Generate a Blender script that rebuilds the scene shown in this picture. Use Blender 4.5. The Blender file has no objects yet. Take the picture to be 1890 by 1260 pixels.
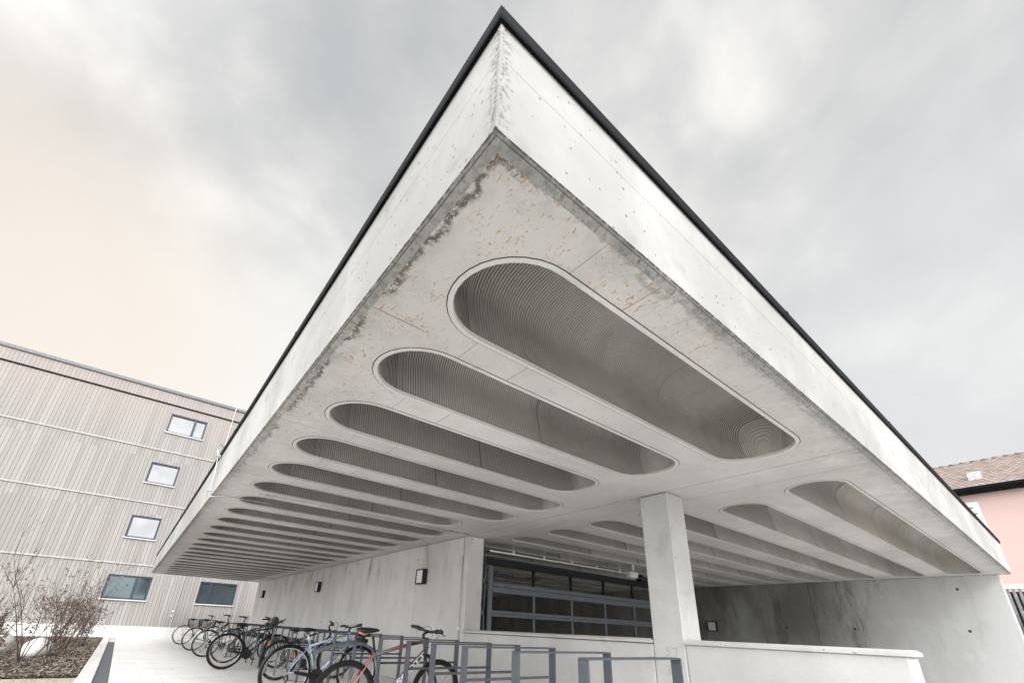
import bpy, math, random
from mathutils import Vector, Matrix, geometry, noise
R = math.radians
S = bpy.context.scene
COL = S.collection
rnd = random.Random(7)

# ------------------------------------------------------------------ camera
YAW, PITCH, ROLL = R(52.604), R(23.3185), R(2.4956)
fw = Vector((math.cos(PITCH)*math.cos(YAW), math.cos(PITCH)*math.sin(YAW), math.sin(PITCH)))
r0 = Vector((math.sin(YAW), -math.cos(YAW), 0)); u0 = r0.cross(fw)
rr = r0*math.cos(ROLL) + u0*math.sin(ROLL); uu = u0*math.cos(ROLL) - r0*math.sin(ROLL)
cd = bpy.data.cameras.new('camera'); cam = bpy.data.objects.new('camera', cd); COL.objects.link(cam)
M = Matrix((rr, uu, -fw)).transposed().to_4x4(); M.translation = Vector((-0.5906, -0.8365, 1.03))
cam.matrix_world = M
cd.sensor_fit = 'HORIZONTAL'; cd.sensor_width = 36; cd.lens = 808.67/1890*36
cd.shift_x = (945-908.8)/1890; cd.shift_y = (812.5-630)/1890
cd.clip_start = .05; cd.clip_end = 2000
S.camera = cam

# ------------------------------------------------------------------ light
SUN_AZ_VEC = Vector((-0.22, -0.80, 0.55)).normalized()      # towards the sun
EXPOSURE = 1.12
SUN_STRENGTH = 0.85
SKY_LEVEL = 0.45
SKY_OFF = (4, -3, 2.2)
sd = bpy.data.lights.new('sun', 'SUN'); sd.energy = SUN_STRENGTH; sd.angle = R(14); sd.color = (1, .985, .965)
so = bpy.data.objects.new('sun', sd); COL.objects.link(so)
so.rotation_euler = SUN_AZ_VEC.to_track_quat('Z', 'Y').to_euler(); so.location = (-20, -20, 30)

W = bpy.data.worlds.new('World'); S.world = W; W.use_nodes = True
nt = W.node_tree; nt.nodes.clear(); N = nt.nodes.new; Lk = nt.links.new
out = N('ShaderNodeOutputWorld'); bg = N('ShaderNodeBackground'); Lk(bg.outputs[0], out.inputs[0])
sky = N('ShaderNodeTexSky'); sky.sky_type = 'NISHITA'; sky.sun_disc = False
sky.sun_elevation = math.asin(SUN_AZ_VEC.z); sky.sun_rotation = math.atan2(SUN_AZ_VEC.x, SUN_AZ_VEC.y)
tc = N('ShaderNodeTexCoord')
mp = N('ShaderNodeMapping'); mp.inputs['Scale'].default_value = (1, 1, 1.15); mp.inputs['Rotation'].default_value = (.3, .5, .9); mp.inputs['Location'].default_value = SKY_OFF
Lk(tc.outputs['Generated'], mp.inputs[0])
n1 = N('ShaderNodeTexNoise'); n1.inputs['Scale'].default_value = 2.3; n1.inputs['Detail'].default_value = 6; n1.inputs['Roughness'].default_value = .46; n1.inputs['Distortion'].default_value = .5
Lk(mp.outputs[0], n1.inputs['Vector'])
cr = N('ShaderNodeValToRGB'); e = cr.color_ramp.elements
e[0].position = .34; e[0].color = (.60, .615, .625, 1)
e[1].position = .64; e[1].color = (1.08, 1.065, 1.03, 1)
k = cr.color_ramp.elements.new(.50); k.color = (.78, .78, .772, 1)
n2 = N('ShaderNodeTexNoise'); n2.inputs['Scale'].default_value = 5.5; n2.inputs['Detail'].default_value = 7; n2.inputs['Roughness'].default_value = .5; n2.inputs['Distortion'].default_value = .3
Lk(mp.outputs[0], n2.inputs['Vector'])
mxn = N('ShaderNodeMix'); mxn.data_type = 'FLOAT'; mxn.inputs[0].default_value = .38
Lk(n1.outputs['Fac'], mxn.inputs[2]); Lk(n2.outputs['Fac'], mxn.inputs[3]); Lk(mxn.outputs[0], cr.inputs[0])
def dirglow(vec, pw, lo, hi):
    d = N('ShaderNodeVectorMath'); d.operation = 'DOT_PRODUCT'; Lk(tc.outputs['Generated'], d.inputs[0]); d.inputs[1].default_value = Vector(vec).normalized()
    m = N('ShaderNodeMapRange'); m.interpolation_type = 'SMOOTHSTEP'; Lk(d.outputs['Value'], m.inputs['Value'])
    m.inputs['From Min'].default_value = lo; m.inputs['From Max'].default_value = hi; m.inputs['To Max'].default_value = pw
    return m.outputs[0]
def wmix(fac, a, b, blend='MIX'):
    m = N('ShaderNodeMix'); m.data_type = 'RGBA'; m.blend_type = blend
    if hasattr(fac, 'links'): Lk(fac, m.inputs[0])
    else: m.inputs[0].default_value = fac
    Lk(a, m.inputs[6])
    if hasattr(b, 'links'): Lk(b, m.inputs[7])
    else: m.inputs[7].default_value = (*b, 1)
    return m.outputs[2]
c = cr.outputs[0]
c = wmix(dirglow((.02, .96, .20), .95, .82, .99), c, (1.06, 1.045, 1.0))
c = wmix(dirglow((-.32, .86, .38), .80, .88, .995), c, (1.04, .935, .83))
c = wmix(dirglow((1, -.1, .25), .5, .75, 1.0), c, (.93, .935, .95))
c = wmix(dirglow((-.72, -.60, .30), 1.0, -.05, .95), c, (3.3, 3.3, 3.32))     # unseen glow added to the sky behind the camera to brighten the walls
sc_ = N('ShaderNodeMix'); sc_.data_type = 'RGBA'; sc_.blend_type = 'MULTIPLY'; sc_.inputs[0].default_value = 1
Lk(sky.outputs[0], sc_.inputs[6]); sc_.inputs[7].default_value = (.08, .08, .08, 1)
c = wmix(.06, c, sc_.outputs[2])
Lk(c, bg.inputs[0]); bg.inputs[1].default_value = SKY_LEVEL
S.view_settings.view_transform = 'Standard'; S.view_settings.look = 'None'
S.view_settings.exposure = EXPOSURE; S.view_settings.gamma = 1

# ------------------------------------------------------------------ materials
class Mat:
    def __init__(s, name, rough=.8, metal=0, spec=.4):
        s.m = bpy.data.materials.new(name); s.m.use_nodes = True
        s.t = s.m.node_tree; s.b = s.t.nodes['Principled BSDF']
        s.b.inputs['Roughness'].default_value = rough; s.b.inputs['Metallic'].default_value = metal
        s.b.inputs['Specular IOR Level'].default_value = spec
        s.g = None
    def n(s, ty, **kw):
        x = s.t.nodes.new(ty)
        for k, v in kw.items(): setattr(x, k, v)
        return x
    def lk(s, a, b): s.t.links.new(a, b)
    def pos(s, obj=False):
        if obj: return s.n('ShaderNodeTexCoord').outputs['Object']
        if s.g is None: s.g = s.n('ShaderNodeNewGeometry').outputs['Position']
        return s.g
    def val(s, x, y, op, c=None):
        m = s.n('ShaderNodeMath', operation=op)
        for i, v in enumerate((x, y, c)):
            if v is None: continue
            if hasattr(v, 'links'): s.lk(v, m.inputs[i])
            else: m.inputs[i].default_value = v
        return m.outputs[0]
    def noise(s, scale, detail=4, rough=.55, sc=(1, 1, 1), dist=0, obj=False, off=(0, 0, 0)):
        mp = s.n('ShaderNodeMapping'); mp.inputs['Scale'].default_value = sc; mp.inputs['Location'].default_value = off
        s.lk(s.pos(obj), mp.inputs[0])
        x = s.n('ShaderNodeTexNoise'); x.inputs['Scale'].default_value = scale; x.inputs['Detail'].default_value = detail
        x.inputs['Roughness'].default_value = rough; x.inputs['Distortion'].default_value = dist
        s.lk(mp.outputs[0], x.inputs['Vector']); return x.outputs['Fac']
    def ramp(s, v, lo, hi, a=0., b=1., smooth=True):
        m = s.n('ShaderNodeMapRange', interpolation_type='SMOOTHSTEP' if smooth else 'LINEAR')
        s.lk(v, m.inputs['Value'])
        for k, x in (('From Min', lo), ('From Max', hi), ('To Min', a), ('To Max', b)):
            if hasattr(x, 'links'): s.lk(x, m.inputs[k])
            else: m.inputs[k].default_value = x
        return m.outputs[0]
    def mix(s, f, a, b, blend='MIX'):
        m = s.n('ShaderNodeMix', data_type='RGBA', blend_type=blend)
        for i, v in ((0, f), (6, a), (7, b)):
            if hasattr(v, 'links'): s.lk(v, m.inputs[i])
            elif i == 0: m.inputs[0].default_value = v
            else: m.inputs[i].default_value = (*v, 1)
        return m.outputs[2]
    def xyz(s, obj=False):
        x = s.n('ShaderNodeSeparateXYZ'); s.lk(s.pos(obj), x.inputs[0]); return x.outputs
    def line(s, comp, at, w):
        return s.ramp(s.val(s.val(comp, at, 'SUBTRACT'), None, 'ABSOLUTE'), w*.6, w*1.3, 1, 0)
    def lines(s, comp, start, per, w):
        v = s.val(s.val(comp, start, 'SUBTRACT'), per, 'DIVIDE')
        v = s.val(s.val(s.val(v, .5, 'ADD'), None, 'FRACT'), .5, 'SUBTRACT')
        return s.ramp(s.val(v, None, 'ABSOLUTE'), w*.6/per, w*1.3/per, 1, 0)
    def mx(s, a, b): return s.val(a, b, 'MAXIMUM')
    def out(s, col, bump=None, strength=.3, dist=.01):
        if hasattr(col, 'links'): s.lk(col, s.b.inputs['Base Color'])
        else: s.b.inputs['Base Color'].default_value = (*col, 1)
        if bump is not None:
            b = s.n('ShaderNodeBump'); b.inputs['Strength'].default_value = strength; b.inputs['Distance'].default_value = dist
            s.lk(bump, b.inputs['Height']); s.lk(b.outputs[0], s.b.inputs['Normal'])
        return s.m

def concrete(name, base=(.60, .59, .575), dark=(.44, .435, .42), rough=.85, pores=.5, streak=False, extra=None, stain=.5):
    m = Mat(name, rough, 0, .25)
    a = m.ramp(m.noise(.55, 5, .6, (1, 1, .5) if streak else (1, 1, 1)), .35, .68)
    col = m.mix(a, dark, base)
    b = m.noise(3.2, 6, .65, (1, 1, .35) if streak else (1, 1, 1), .4)
    col = m.mix(m.ramp(b, .52, .75, 0, stain), col, tuple(x*.68 for x in dark))
    col = m.mix(m.ramp(m.noise(2.0, 3, .5, off=(5, 3, 1)), .55, .8, 0, .35), col, tuple(min(.8, x*1.18) for x in base))
    col = m.mix(m.ramp(m.noise(40, 3, .6), .3, .7, 0, .18), col, tuple(x*.7 for x in base))
    # air holes left by the formwork
    v = m.n('ShaderNodeTexVoronoi'); v.inputs['Scale'].default_value = 26; m.lk(m.pos(), v.inputs['Vector'])
    cs = m.n('ShaderNodeSeparateColor'); m.lk(v.outputs['Color'], cs.inputs[0])
    size = m.val(m.val(m.ramp(cs.outputs[0], .25, 1.0, 0.0, 1.0, False), 2.2, 'POWER'), .27*pores+.01, 'MULTIPLY')
    hole = m.val(m.ramp(m.val(size, v.outputs['Distance'], 'SUBTRACT'), 0, .03), m.ramp(m.noise(1.3, 3, .5, off=(8, 8, 8)), .35, .6, .25, 1), 'MULTIPLY')
    col = m.mix(m.val(hole, .85, 'MULTIPLY'), col, (.09, .09, .085))
    h = m.val(m.noise(25, 4), .35, 'MULTIPLY'); h = m.val(h, m.val(hole, 1, 'MULTIPLY'), 'SUBTRACT')
    if extra:
        col, h = extra(m, col, h)
    return m.out(col, h, .35, .006)

H = 2.697            # soffit height
XW = 4.328           # face of the wall behind the bicycles
RX, RY = 15.50, 23.98  # roof size
CY0, CP, CR = .685, .985, .385   # coffers: first centre, pitch, rim radius
TOPZ = 3.43

def ex_soffit(m, col, h):
    x, y, z = m.xyz()
    j = m.lines(y, CY0+CP*.5+.02, CP*2, .004)
    j = m.val(j, m.ramp(x, .36, .40, 1, 0), 'MULTIPLY')
    j = m.mx(j, m.val(m.mx(m.line(x, 1.15, .0035), m.line(x, .72, .0025)), .8, 'MULTIPLY'))
    j = m.mx(j, m.line(x, 4.33, .006)); j = m.mx(j, m.line(x, 4.83, .004))
    j = m.mx(j, m.val(m.mx(m.line(x, 8.1, .004), m.line(x, 11.6, .004)), .7, 'MULTIPLY'))
    j = m.mx(j, m.val(m.line(x, 2.55, .003), .5, 'MULTIPLY'))
    col = m.mix(m.val(j, .75, 'MULTIPLY'), col, (.10, .10, .095))
    # damp grime creeping in from both open edges
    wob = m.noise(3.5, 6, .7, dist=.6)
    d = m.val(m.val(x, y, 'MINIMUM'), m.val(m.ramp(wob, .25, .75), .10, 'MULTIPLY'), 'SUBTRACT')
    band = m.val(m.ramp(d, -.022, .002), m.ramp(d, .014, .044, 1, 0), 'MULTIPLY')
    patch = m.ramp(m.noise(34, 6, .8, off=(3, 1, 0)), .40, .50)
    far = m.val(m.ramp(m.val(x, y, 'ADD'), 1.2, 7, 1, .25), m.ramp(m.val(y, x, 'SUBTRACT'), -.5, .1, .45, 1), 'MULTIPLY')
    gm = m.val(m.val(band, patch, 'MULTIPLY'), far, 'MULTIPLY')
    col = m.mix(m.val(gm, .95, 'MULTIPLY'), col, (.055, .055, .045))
    inner = m.val(m.ramp(m.val(x, y, 'MINIMUM'), .06, .24, 1, 0), m.ramp(m.noise(6, 5, .7), .3, .65), 'MULTIPLY')
    col = m.mix(m.val(inner, .40, 'MULTIPLY'), col, (.24, .235, .215))
    # rust-brown flecks left by leaves in the form
    mpn = m.n('ShaderNodeMapping'); mpn.inputs['Rotation'].default_value = (0, 0, .6); mpn.inputs['Scale'].default_value = (1, .45, 1)
    m.lk(m.pos(), mpn.inputs[0])
    nn = m.n('ShaderNodeTexNoise'); nn.inputs['Scale'].default_value = 30; nn.inputs['Detail'].default_value = 3; nn.inputs['Distortion'].default_value = 2.2
    m.lk(mpn.outputs[0], nn.inputs['Vector'])
    fl = m.ramp(nn.outputs['Fac'], .61, .65)
    cl = m.ramp(m.noise(2.6, 3, .5, off=(9, 2, 0)), .36, .48)
    near = m.ramp(m.val(x, y, 'MINIMUM'), .25, 1.0, 1, .15); near2 = m.ramp(m.val(x, y, 'ADD'), 2.0, 7.0, 1, .15)
    f = m.val(m.val(fl, cl, 'MULTIPLY'), m.val(near, near2, 'MULTIPLY'), 'MULTIPLY')
    col = m.mix(m.val(f, .85, 'MULTIPLY'), col, (.40, .25, .13))
    hair = m.ramp(m.val(m.val(m.noise(14, 6, .8, dist=1.2, off=(1, 7, 0)), .5, 'SUBTRACT'), None, 'ABSOLUTE'), .0, .016, 1, 0)
    hm = m.val(m.val(hair, m.ramp(m.noise(3.3, 3, .5, off=(4, 4, 0)), .48, .58), 'MULTIPLY'), m.ramp(m.val(x, y, 'MINIMUM'), .3, 1.4, 1, .3), 'MULTIPLY')
    col = m.mix(m.val(hm, .5, 'MULTIPLY'), col, (.16, .15, .13))
    return col, m.val(h, m.val(j, 1.5, 'MULTIPLY'), 'SUBTRACT')

def ex_fascia(m, col, h):
    x, y, z = m.xyz()
    wv = m.val(m.noise(1.4, 3), .03, 'MULTIPLY'); z2 = m.val(z, wv, 'ADD')
    j = m.line(z2, 3.195, .0022)
    j = m.mx(j, m.val(m.lines(m.val(y, x, 'SUBTRACT'), 4.9, 4.9, .003), .7, 'MULTIPLY'))
    col = m.mix(m.val(j, .7, 'MULTIPLY'), col, (.12, .12, .11))
    st = m.noise(9, 5, .6, (1, 1, .06))
    run = m.val(m.ramp(st, .5, .75), m.ramp(z, 3.1, 3.43), 'MULTIPLY')
    col = m.mix(m.val(run, .35, 'MULTIPLY'), col, (.36, .35, .32))
    cor = m.val(m.ramp(m.val(x, y, 'ADD'), .0, .10, 1, 0), m.ramp(m.noise(30, 4, .7), .45, .6), 'MULTIPLY')
    col = m.mix(m.val(cor, .8, 'MULTIPLY'), col, (.12, .12, .11))
    bot = m.val(m.ramp(z, H+.02, H+.035, 1, 0), m.ramp(m.noise(12, 5, .7), .45, .6), 'MULTIPLY')
    col = m.mix(m.val(bot, .7, 'MULTIPLY'), col, (.10, .10, .09))
    return col, m.val(h, m.val(j, 1.2, 'MULTIPLY'), 'SUBTRACT')

def ex_lip(m, col, h):
    x, y, z = m.xyz()
    n = m.noise(28, 6, .8, dist=.5)
    col = m.mix(m.ramp(n, .44, .62, 0, .75), col, (.15, .15, .13))
    moss = m.val(m.ramp(z, H+.0185, H+.0225), m.ramp(m.noise(30, 5, .8), .42, .52), 'MULTIPLY')
    col = m.mix(m.val(moss, .9, 'MULTIPLY'), col, (.045, .045, .038))
    return col, m.val(n, 1.6, 'MULTIPLY')

def ex_wall(m, col, h):
    x, y, z = m.xyz()
    j = m.lines(y, 8.14, 3.97, .004)
    j = m.mx(j, m.val(m.lines(y, 10.1, 7.94, .003), .5, 'MULTIPLY'))
    col = m.mix(m.val(j, .65, 'MULTIPLY'), col, (.16, .155, .145))
    top = m.ramp(z, 1.7, 2.5)
    s1 = m.ramp(m.noise(1.6, 5, .65, (1, 1, .3), .5, off=(0, 2, 0)), .50, .70)
    col = m.mix(m.val(m.val(s1, top, 'MULTIPLY'), .75, 'MULTIPLY'), col, (.24, .215, .175))
    lo = m.val(m.ramp(z, .0, .5, 1, 0), .35, 'MULTIPLY')
    col = m.mix(lo, col, (.33, .32, .30))
    return col, m.val(h, m.val(j, 1.5, 'MULTIPLY'), 'SUBTRACT')

def ex_far(m, col, h):
    x, y, z = m.xyz()
    j = m.line(y, 4.12, .012)
    col = m.mix(m.val(j, .8, 'MULTIPLY'), col, (.06, .06, .055))
    left_tone = m.val(m.ramp(y, 1.6, 4.2), m.ramp(z, .3, 1.6, .55, 1), 'MULTIPLY')  # darker towards the left and towards the top
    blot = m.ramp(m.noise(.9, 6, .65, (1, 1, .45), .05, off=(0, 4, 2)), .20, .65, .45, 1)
    col = m.mix(m.val(left_tone, m.val(blot, .85, 'MULTIPLY'), 'MULTIPLY'), col, (.115, .112, .09))
    s1 = m.ramp(m.noise(2.4, 6, .75, (1, 1, .22), .1), .47, .66)
    col = m.mix(m.val(m.val(s1, m.ramp(y, 1.2, 3.6), 'MULTIPLY'), .6, 'MULTIPLY'), col, (.09, .085, .065))
    return col, h

M_SOF = concrete('soffit_concrete', (.655, .635, .62), (.52, .50, .485), pores=.35, extra=ex_soffit, stain=.38)
M_FAS = concrete('fascia_concrete', (.53, .527, .518), (.37, .367, .358), pores=.9, extra=ex_fascia, stain=.5)
M_LIP = concrete('drip_edge_concrete', (.46, .45, .43), (.27, .265, .25), pores=1.2, stain=.9, extra=ex_lip)
M_ARR = concrete('chipped_arris_concrete', (.50, .50, .49), (.36, .36, .35), pores=1.6, stain=.6)
M_WAL = concrete('wall_concrete', (.72, .71, .70), (.57, .555, .54), pores=.5, streak=True, extra=ex_wall, stain=.45)
M_PAR = concrete('parapet_concrete', (.62, .615, .605), (.48, .475, .465), pores=.9, stain=.45)
M_COLM = concrete('column_concrete', (.60, .597, .59), (.47, .467, .46), pores=1.0, stain=.45)
M_FAR = concrete('far_wall_concrete', (.60, .605, .60), (.47, .475, .47), pores=.2, streak=True, extra=ex_far, stain=.4)
M_BOX = concrete('coffer_concrete', (.60, .57, .54), (.42, .39, .36), pores=.0, stain=.35)
M_BOX2 = concrete('smooth_coffer_concrete', (.58, .55, .515), (.46, .43, .395), pores=.1, stain=.25)
M_RIM = concrete('rim_concrete', (.66, .65, .63), (.56, .55, .53), pores=.1, stain=.35)

def simple(name, col, rough=.5, metal=0, spec=.5, var=.25, scale=12, bump=.15):
    m = Mat(name, rough, metal, spec)
    n = m.noise(scale, 4, .6)
    c = m.mix(m.ramp(n, .3, .7), tuple(x*(1-var) for x in col), tuple(min(1, x*(1+var*.6)) for x in col))
    return m.out(c, n, bump, .004)
M_COP = simple('dark_sheet_metal', (.0075, .0085, .010), .6, 0, .10, .3, 3)
M_DARK = simple('dark_joint_hole', (.045, .043, .04), .9)  # near-black for seams, rim gaps and anchor holes
M_GROOVE = simple('groove_shade', (.17, .157, .142), .9)  # darker colour that paints shade into the rib grooves
M_GALV = simple('rack_steel', (.085, .096, .112), .5, .2, .45, .10, 9, .05)
M_GATE = simple('gate_steel', (.135, .15, .17), .5, .3, .4, .2, 18)
M_GATED = simple('gate_lintel_steel', (.012, .014, .017), .6, .1, .3)
M_WIRE = simple('mesh_wire', (.14, .135, .12), .5, .5)
M_WHITE = simple('white_painted_metal', (.76, .76, .75), .4, 0, .4, .05)
M_LEDGE = simple('pale_grey_ledge', (.52, .51, .50), .6)
M_ALU = simple('bright_aluminium', (.62, .62, .61), .32, .8)
M_BLACK = simple('black_plastic', (.014, .014, .015), .38, 0, .45, .2, 30)
M_RUB = simple('tyre_rubber', (.018, .018, .018), .85, 0, .25, .3, 60, .5)
M_BLKM = simple('black_bicycle_paint', (.02, .021, .023), .25, .1, .6, .2)
M_CHROME = simple('polished_spokes', (.62, .62, .62), .22, .95)
M_RIMS = simple('silver_rim', (.58, .58, .57), .35, .85)
M_RIMD = simple('dark_rim', (.05, .05, .052), .4, .5)
M_BLUE = simple('light_blue_paint', (.42, .51, .67), .25, .2, .6, .08)
M_GREYP = simple('grey_frame_paint', (.13, .13, .135), .28, .3, .6, .1)
M_REDP = simple('salmon_red_paint', (.52, .20, .18), .3, .1, .6, .1)
M_DRED = simple('dark_red_paint', (.16, .03, .03), .28, .1, .6, .1)
M_WHP = simple('white_decal', (.80, .80, .78), .35)
M_SILV = simple('silver_frame_paint', (.50, .51, .52), .28, .6, .6, .1)
M_REFO = simple('orange_reflector', (.55, .17, .05), .3)
M_REFR = simple('red_lens', (.42, .03, .02), .25)
M_FEND = simple('grey_plastic_mudguard', (.085, .095, .12), .5)
M_BAG = simple('olive_bag_cloth', (.075, .078, .06), .8, 0, .3, .3, 30, .4)
M_GREEN = simple('green_cable_lock', (.03, .16, .04), .5)
M_NAVY = simple('navy_hose', (.018, .024, .06), .5, 0, .5, .6, 40)

def glass(name, col, rough=.03, metal=.85):
    m = Mat(name, rough, metal, .6)
    n = m.noise(1.3, 2, .5)
    return m.out(m.mix(m.ramp(n, .3, .7), tuple(x*.85 for x in col), col), n, .06, .02)
M_GLS = glass('sky_reflecting_glass', (.36, .365, .37))
M_GLG = glass('tree_reflection_glass', (.13, .17, .185), .06, .6)  # blue-green tint paints the reflection of unseen trees into the lower panes
M_DIFF = simple('opal_diffuser', (.80, .80, .81), .35, 0, .5, .03)
M_WINF = simple('blue_grey_window_frame', (.045, .065, .10), .4, .2)

# timber cladding of the neighbour
def mat_boards():
    m = Mat('vertical_timber_boards', .78, 0, .25)
    x, y, z = m.xyz()
    W_ = .152
    f = m.val(m.val(x, 20, 'ADD'), W_, 'DIVIDE')
    idx = m.val(f, None, 'FLOOR'); fr = m.val(f, None, 'FRACT')
    st = m.val(z, 2.9, 'DIVIDE')
    cv = m.n('ShaderNodeCombineXYZ'); m.lk(idx, cv.inputs[0]); m.lk(m.val(st, None, 'FLOOR'), cv.inputs[1])
    wn = m.n('ShaderNodeTexWhiteNoise'); m.lk(cv.outputs[0], wn.inputs[0])
    col = m.mix(wn.outputs['Value'], (.33, .312, .298), (.415, .396, .38))
    gr = m.noise(5, 5, .65, (6, 6, .35), .3)
    col = m.mix(m.ramp(gr, .35, .7, 0, .5), col, (.36, .34, .325))
    kn = m.n('ShaderNodeTexVoronoi'); kn.inputs['Scale'].default_value = 1.0
    mp = m.n('ShaderNodeMapping'); mp.inputs['Scale'].default_value = (6.6, 1, 2.2); m.lk(m.pos(), mp.inputs[0]); m.lk(mp.outputs[0], kn.inputs['Vector'])
    col = m.mix(m.ramp(kn.outputs['Distance'], .04, .10, .6, 0), col, (.20, .16, .13))
    gap = m.ramp(m.val(m.val(fr, .5, 'SUBTRACT'), None, 'ABSOLUTE'), .455, .485)
    col = m.mix(m.val(gap, .85, 'MULTIPLY'), col, (.07, .06, .055))
    top = m.ramp(z, 9.2, 11.6)
    col = m.mix(m.val(top, .45, 'MULTIPLY'), col, (.42, .36, .335))
    return m.out(col, m.val(0, gap, 'SUBTRACT'), .8, .02)
M_BRD = mat_boards()

def mat_pave():
    m = Mat('pale_paving', .8, 0, .3)
    br = m.n('ShaderNodeTexBrick'); mp = m.n('ShaderNodeMapping'); m.lk(m.pos(), mp.inputs[0]); m.lk(mp.outputs[0], br.inputs['Vector'])
    br.inputs['Scale'].default_value = 1; br.inputs['Brick Width'].default_value = .6; br.inputs['Row Height'].default_value = .30; br.inputs['Mortar Size'].default_value = .004
    br.inputs['Color1'].default_value = (.72, .71, .69, 1); br.inputs['Color2'].default_value = (.78, .77, .75, 1); br.inputs['Mortar'].default_value = (.56, .55, .53, 1)
    col = m.mix(m.ramp(m.noise(1.2, 5, .6, (1, 1, 1)), .45, .75, 0, .35), br.outputs['Color'], (.50, .485, .46))
    col = m.mix(m.ramp(m.noise(60, 3, .7), .62, .7, 0, .5), col, (.3, .28, .25))
    return m.out(col, m.noise(50, 4), .2, .004)
M_PAVE = mat_pave()
def mat_noise2(name, a, b, scale, rough=.9, bump=.4, dist=.02):
    m = Mat(name, rough, 0, .2); n = m.noise(scale, 6, .7)
    c = m.mix(m.ramp(n, .35, .65), a, b)
    return m.out(c, n, bump, dist)
M_GRND = mat_noise2('pale_packed_ground', (.54, .53, .51), (.66, .65, .62), 3)
M_MULCH = mat_noise2('bark_mulch', (.06, .045, .035), (.17, .135, .11), 14, bump=.8, dist=.03)
M_CHIP = mat_noise2('bark_chips', (.10, .075, .06), (.34, .29, .25), 9)
M_LAWN = mat_noise2('thin_lawn', (.50, .43, .36), (.40, .37, .27), 6)
M_GRASS = simple('grass_blades', (.20, .28, .09), .7)
M_DRAIN = simple('drain_grating', (.13, .135, .15), .6, .2, .4, .5, 20)
M_KERB = simple('pale_kerb', (.68, .67, .64), .85)
M_BARK = simple('grey_brown_bark', (.085, .065, .058), .9, 0, .2, .5, 30)
M_LEAF = simple('dry_leaf', (.20, .15, .12), .85, 0, .2, .6, 9)
M_PINK = mat_noise2('pink_render', (.60, .44, .405), (.65, .485, .45), 30, bump=.2, dist=.004)
M_PLIN = simple('white_plinth', (.74, .73, .71), .85, 0, .2, .05, 2)
M_PENC = simple('pencil_mark', (.30, .29, .28), .9)

def mat_tiles():
    m = Mat('clay_roof_tiles', .85, 0, .2)
    x, y, z = m.xyz()
    v = m.val(z, .115, 'DIVIDE'); row = m.val(v, None, 'FLOOR'); vf = m.val(v, None, 'FRACT')
    off = m.val(m.val(row, .5, 'MULTIPLY'), None, 'FRACT')
    u = m.val(m.val(m.val(y, 50, 'ADD'), .18, 'DIVIDE'), off, 'ADD'); ui = m.val(u, None, 'FLOOR'); uf = m.val(m.val(m.val(u, None, 'FRACT'), .5, 'SUBTRACT'), 2, 'MULTIPLY')
    cv = m.n('ShaderNodeCombineXYZ'); m.lk(row, cv.inputs[0]); m.lk(ui, cv.inputs[1])
    wn = m.n('ShaderNodeTexWhiteNoise'); m.lk(cv.outputs[0], wn.inputs[0])
    col = m.mix(wn.outputs['Value'], (.26, .205, .18), (.38, .31, .28))
    col = m.mix(m.ramp(m.noise(1.5, 4), .45, .7, 0, .4), col, (.36, .32, .27))
    edge = m.val(m.val(uf, uf, 'MULTIPLY'), .45, 'MULTIPLY')
    sc = m.ramp(m.val(vf, edge, 'SUBTRACT'), 0.0, .22, 1, 0)
    col = m.mix(m.val(sc, .85, 'MULTIPLY'), col, (.10, .075, .07))
    return m.out(col, m.val(vf, sc, 'SUBTRACT'), .5, .03)
M_TILE = mat_tiles()

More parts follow.
